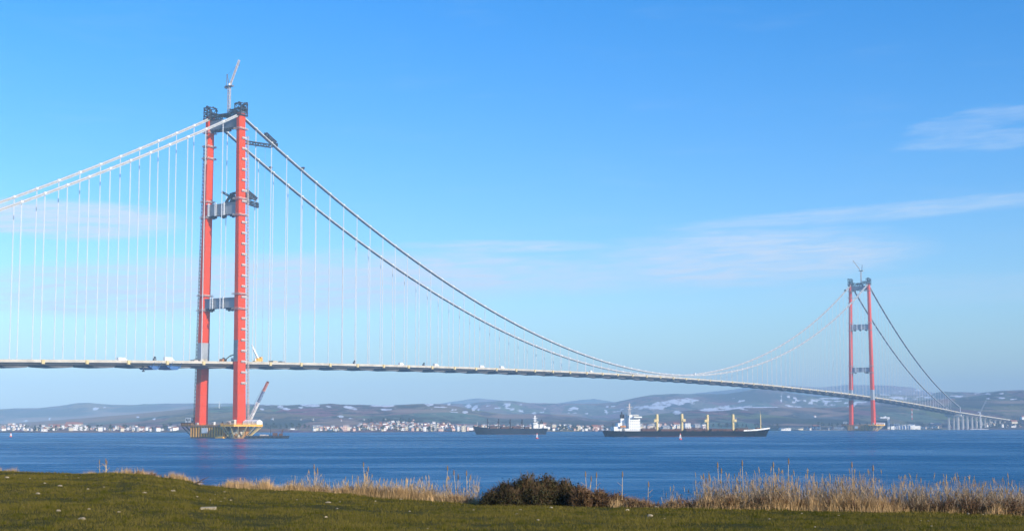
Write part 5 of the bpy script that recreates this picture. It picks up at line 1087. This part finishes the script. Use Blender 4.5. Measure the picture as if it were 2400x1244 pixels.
# low bramble and scrub at the foot of the reeds
def twig_cloud(items, n_tw, n_lf, leaf=(0.018, 0.045)):
    """twigs and leaves inside a list of flattened domes (centre, rx, ry, rz); returns two meshes' data"""
    TV, TF, LV, LF = [], [], [], []
    vol = np.array([c[1] * c[3] for c in items]); vol = vol / vol.sum()
    def pick(): return items[int(np.searchsorted(np.cumsum(vol), rnd.random() * 0.9999))]
    for _ in range(n_tw):
        c, rx, ry, rz = pick(); a = rnd.uniform(0, 6.28); el = rnd.uniform(0.1, 1.5); r = rnd.uniform(0.25, 1.0)
        p = c + Vector((math.cos(a) * math.cos(el) * rx * r * 0.7, math.sin(a) * math.cos(el) * ry * r * 0.7, math.sin(el) * rz * r * 0.75))
        d = Vector((math.cos(a) * math.cos(el), math.sin(a) * math.cos(el), math.sin(el) * 0.9)) + Vector((rnd.gauss(0, 0.5), rnd.gauss(0, 0.5), rnd.gauss(0, 0.4)))
        d.normalize(); l = rnd.uniform(0.10, 0.34) * (0.5 + 0.5 * min(1, rz)); q = p + d * l * 0.55; e = q + (d + Vector((rnd.gauss(0, 0.5), rnd.gauss(0, 0.5), rnd.uniform(-0.5, 0.2)))).normalized() * l * 0.6
        for s0, s1, w0, w1 in ((p, q, 0.008, 0.006), (q, e, 0.006, 0.002)):
            for ang in (0.0, 1.57):
                b = len(TV); cx, sx2 = math.cos(a + ang), math.sin(a + ang)
                TV.extend([(s0.x - cx * w0, s0.y - sx2 * w0, s0.z), (s0.x + cx * w0, s0.y + sx2 * w0, s0.z), (s1.x + cx * w1, s1.y + sx2 * w1, s1.z), (s1.x - cx * w1, s1.y - sx2 * w1, s1.z)]); TF.append((b, b + 1, b + 2, b + 3))
    for _ in range(n_lf):
        c, rx, ry, rz = pick(); a = rnd.uniform(0, 6.28); el = math.asin(rnd.random()); r = rnd.random() ** 0.4 * (0.86 + 0.2 * math.sin(a * 5 + c.x * 3) * math.cos(el * 7))
        p = c + Vector((math.cos(a) * math.cos(el) * rx * r, math.sin(a) * math.cos(el) * ry * r, math.sin(el) * rz * r))
        n1 = Vector((rnd.gauss(0, 1), rnd.gauss(0, 1), rnd.gauss(0, 1))).normalized(); n2 = n1.cross(Vector((rnd.gauss(0, 1), rnd.gauss(0, 1), rnd.gauss(0, 1)))).normalized(); s_ = rnd.uniform(*leaf)
        b = len(LV); LV.extend([tuple(p - n1 * s_), tuple(p + n2 * s_ * 0.5), tuple(p + n1 * s_), tuple(p - n2 * s_ * 0.5)]); LF.append((b, b + 1, b + 2, b + 3))
    return TV, TF, LV, LF
domes = []
for u0, u1, n, rz in ((700, 830, 9, 0.12), (800, 960, 22, 0.26), (930, 1120, 26, 0.18), (1470, 1640, 30, 0.22), (1600, 1720, 16, 0.24), (1700, 1900, 34, 0.34), (1880, 2060, 26, 0.22), (2050, 2250, 34, 0.30), (2220, 2460, 44, 0.36), (290, 440, 18, 0.10)):
    for i in range(n):
        u = u0 + (i + rnd.random()) * (u1 - u0) / n; p = edge_pt(u, rnd.uniform(0.0, 0.7)); k = rnd.uniform(0.7, 1.3); domes.append((p, 0.30 * k, 0.30 * k, rz * k))
TV, TF, LV, LF = twig_cloud(domes, 9000, 21000, (0.012, 0.03))
bulk("scrub_twigs", TV, TF, M["twig"], "stuff"); bulk("scrub_leaves", LV, LF, M["scrubleaf"], "stuff")

def bush(name, label, u, back, domes, n_tw, n_lf, lm, tm):
    base = edge_pt(u, back); o = thing(name, label, "bush", tuple(base))
    ds = [(Vector((x, y, z)), rx, ry, rz) for x, y, z, rx, ry, rz in domes]
    TV, TF, LV, LF = twig_cloud(ds, n_tw, n_lf)
    t_ = bulk("branches", TV, TF, tm, None); l_ = bulk("foliage", LV, LF, lm, None); t_.parent = o; l_.parent = o
    mb = MB()
    for c, rx, ry, rz in ds:
        for _ in range(5):
            a = rnd.uniform(0, 6.28); q = c + Vector((math.cos(a) * rx * 0.55, math.sin(a) * ry * 0.55, rz * rnd.uniform(0.5, 0.85)))
            mb.tube([(c.x * 0.9 + rnd.gauss(0, 0.05), c.y * 0.9, -0.15), (c.x + (q.x - c.x) * 0.4, c.y + (q.y - c.y) * 0.4, q.z * 0.55), tuple(q)], [0.022, 0.016, 0.006], 5)
    mb.build("stems", M["bark"], o)
    return o
# frame 1135..1350: about 2.4 m wide and 0.85 m high at 38 m
bush("bush", "large dark bramble bush on the bank edge in front of the water", 1245, 0.35,
     [(-1.02, 0, 0, 0.40, 0.45, 0.50), (-0.62, 0.05, 0, 0.56, 0.55, 0.76), (-0.10, 0.0, 0, 0.62, 0.6, 0.92), (0.42, 0.05, 0, 0.60, 0.55, 0.90), (0.88, 0.0, 0, 0.54, 0.5, 0.78), (1.25, 0.0, 0, 0.45, 0.45, 0.60), (0.15, -0.3, 0, 0.6, 0.4, 0.66), (-0.5, -0.3, 0, 0.55, 0.4, 0.54)], 12000, 26000, M["bushleaf"], M["bushtwig"])
bush("bush", "lower twiggy brown bush right of the large dark bush", 1405, 0.45,
     [(-0.45, 0, 0, 0.42, 0.4, 0.62), (0.0, 0.05, 0, 0.45, 0.4, 0.56), (0.42, 0.0, 0, 0.46, 0.4, 0.44), (0.80, 0.0, 0, 0.40, 0.35, 0.30), (1.1, 0, 0, 0.35, 0.3, 0.18)], 4200, 9000, M["scrubleaf"], M["twig"])

# single tall plants that stand clear of the rest
def stalk(u, vt, label, heads=1, back=0.6, thin=0.010):
    p = edge_pt(u, back); ht = max(0.3, float(hzn(vt, p.y)) - p.z); o = thing("tall_stalk", label, "plant", tuple(p), 0, "tall dry stalks on the bank edge")
    for k in range(heads):
        dx = (k - (heads - 1) / 2) * 0.10; hk = ht * (1 - 0.12 * k); lean = rnd.uniform(-0.05, 0.05) + dx
        mb = MB(); mb.tube([(dx * 0.2, 0, -0.05), (lean * 0.5, 0.01, hk * 0.55), (lean, 0, hk)], [thin, thin * 0.8, thin * 0.5], 5); s_ = mb.build("stem", M["reed"], o)
        mb = MB(); mb.tube([(lean, 0, hk - 0.06), (lean, 0, hk - 0.02), (lean, 0, hk + 0.05), (lean, 0, hk + 0.10)], [0.006, 0.019, 0.016, 0.004], 7); mb.build("seed_head", M["reedhead"], s_)
        for j in range(3):
            z = hk * (0.3 + 0.2 * j); a = rnd.uniform(0, 6.28); mb = MB(); mb.bar((lean * z / hk, 0, z), (lean * z / hk + 0.14 * math.cos(a), 0.14 * math.sin(a), z + 0.10), 0.012, 0.004); mb.build("leaf", M["drygrass"], s_)
    return o
for args in ((1376, 1112, "pair of dry seed heads rising from the low brown bush", 2), (1396, 1114, "single plump seed head right of the pair above the bush", 1), (1456, 1112, "thin lone stalk in the gap right of the bushes", 1), (1516, 1136, "short dark seed head in the gap before the right reeds", 1), (1652, 1117, "thick seed head at the left edge of the right reed bed", 2), (1663, 1120, "single seed head next to the thick one at the reed bed edge", 1), (1687, 1091, "tallest stalk with small head at the left of the right reeds", 2), (1741, 1086, "tall stalk with brown head above the right reeds", 1), (1815, 1090, "straight tall stalk between two reed clumps", 1), (1842, 1082, "leaning tall stalk above the middle of the right reeds", 1), (1997, 1090, "tall stalk with dark plume near the right reed centre", 1), (2047, 1098, "brown headed stalk where the right reeds thin out", 1), (1046, 1098, "tall thin stalk left of the dark bush", 1), (1072, 1108, "pale thick stalk left of the dark bush", 2), (1096, 1110, "pale stalk nearest the dark bush on its left", 2), (858, 1089, "tall dark headed stalk at the centre of the left reeds", 2), (740, 1094, "tall pale stalk in the left part of the left reeds", 2), (237, 1083, "thin pale stalk above the left grass crest", 1), (251, 1080, "taller pale stalk above the left grass crest", 2)):
    stalk(*args)
p = edge_pt(470, -0.25); o = thing("fallen_branch", "bare brown branch leaning on the bank edge below the near tower", "branch", tuple(p))
mb = MB(); mb.tube([(-0.35, 0, 0.0), (-0.05, 0.05, 0.09), (0.28, 0.02, 0.26)], [0.022, 0.017, 0.007], 6); mb.tube([(-0.05, 0.05, 0.09), (0.16, 0.0, 0.10)], [0.012, 0.005], 5); mb.build("limb", M["bark"], o)
p = ground_pt(488, 1196); o = thing("flat_stone", "flat pale rectangular slab lying on the grass left of centre", "slab", (p.x, p.y, p.z + 0.02), 0.05)
mb = MB(); mb.loft([[(-0.155, -0.07, 0.0), (0.155, -0.07, 0.0), (0.155, 0.07, 0.0), (-0.155, 0.07, 0.0)], [(-0.155, -0.07, 0.045), (0.15, -0.07, 0.05), (0.155, 0.07, 0.06), (-0.15, 0.07, 0.055)]]); mb.build("stone_body", M["stone"], o)

# stones
def stone_mesh(seed):
    r = random.Random(seed); bm = bmesh.new(); bmesh.ops.create_icosphere(bm, subdivisions=2, radius=0.5)
    for v in bm.verts:
        n = v.co.normalized(); k = 1 + 0.22 * math.sin(n.x * 3.1 + seed) * math.cos(n.y * 2.7 + seed * 2) + r.uniform(-0.07, 0.07); v.co = n * 0.5 * k; v.co.z *= 0.72
    me = bpy.data.meshes.new("stone_form"); bm.to_mesh(me); bm.free(); me.materials.append(M["stone"]); return me
SM = [stone_mesh(i) for i in range(5)]
NAMED = {(192, 1219): "largest rounded tan stone near the bottom of the left grass", (137, 1199): "pale angular stone up left of the largest tan stone", (405, 1152): "pale flat stone on the left grass below the crest dip", (141, 1140): "flat white stone near the top of the left grass", (89, 1158): "pale split stone on the left grass below the flat white one", (1524, 1211): "wide pale stone on the grass in front of the reed gap", (1470, 1197): "tan stone at the right foot of the low brown bush", (206, 1147): "white pebble right of the flat white stone", (339, 1156): "pale stone left of the flat one below the crest dip", (541, 1173): "upright white stone above the rectangular slab", (1292, 1191): "pale stone below the middle of the dark bush", (769, 1179): "flat pale stone on the grass below the left reeds", (1341, 1184): "pale stone tucked under the right end of the dark bush", (1534, 1189): "brownish stone at the foot of the scrub in the reed gap", (16, 1120): "pale stones lump at the far left edge of the grass", (2209, 1199): "pale stone at the foot of the right scrub"}
ST = [(105, 1133, 5), (141, 1140, 10), (89, 1158, 9), (206, 1147, 6), (244, 1142, 4), (339, 1156, 8), (405, 1152, 10), (409, 1162, 3), (462, 1165, 5), (137, 1199, 11), (192, 1219, 15), (209, 1194, 6), (279, 1201, 6), (493, 1173, 5), (517, 1176, 4), (526, 1168, 5), (541, 1173, 6), (526, 1153, 4), (504, 1160, 3), (70, 1122, 5), (184, 1120, 4), (153, 1115, 3), (16, 1120, 8), (34, 1113, 4), (56, 1188, 3), (733, 1156, 6), (769, 1179, 9), (796, 1177, 5), (790, 1193, 6), (764, 1213, 7), (940, 1171, 7), (880, 1175, 4), (960, 1199, 5), (1110, 1196, 5), (1002, 1240, 5), (696, 1172, 4), (1220, 1195, 5), (1292, 1191, 9), (1211, 1206, 7), (1261, 1220, 7), (1341, 1184, 7), (1470, 1197, 9), (1524, 1211, 14), (1557, 1216, 4), (1534, 1189, 8), (1803, 1217, 5), (1910, 1236, 5), (1965, 1209, 5), (1879, 1204, 4), (2158, 1221, 5), (2177, 1222, 5), (2183, 1234, 5), (2209, 1199, 7), (2269, 1205, 6), (2304, 1207, 5), (1943, 1196, 5), (2339, 1208, 5)]
for i, (u, v, s_) in enumerate(ST):
    p = ground_pt(u, v); d = s_ * p.y / F * 1.05; o = link("stone", SM[i % 5], None, (p.x, p.y, p.z + d * 0.12 + 0.012), rnd.uniform(0, 6.28)); o.scale = (d * rnd.uniform(0.9, 1.35), d * rnd.uniform(0.8, 1.1), d * rnd.uniform(0.55, 0.85))
    zone = "left grass near the crest" if u < 330 and v < 1150 else "left grass near the camera" if u < 330 else "grass around the rectangular slab" if u < 600 else "grass below the left reeds" if u < 1120 else "grass below the dark bush" if u < 1450 else "grass below the reed gap" if u < 1700 else "grass below the right reeds" if u < 2050 else "grass at the right edge"
    tag(o, NAMED.get((u, v), "%s pale pebble on the %s" % ("tiny" if s_ < 5 else "small", zone)), "stone", "pale stones scattered on the grass")

# tell apart the few that would otherwise read the same: by order from the left
def sharpen():
    by = {}
    for o in SC.objects:
        if o.parent is None and o.get("label") and o.get("group"): by.setdefault(o["label"], []).append(o)
    words = {2: ("leftmost", "rightmost"), 3: ("leftmost", "middle", "rightmost")}
    for lb, os_ in by.items():
        if len(os_) in words:
            os_.sort(key=lambda o: o.location.x / max(o.location.y, 1))
            for o, wd in zip(os_, words[len(os_)]): o["label"] = wd + " " + lb
sharpen()
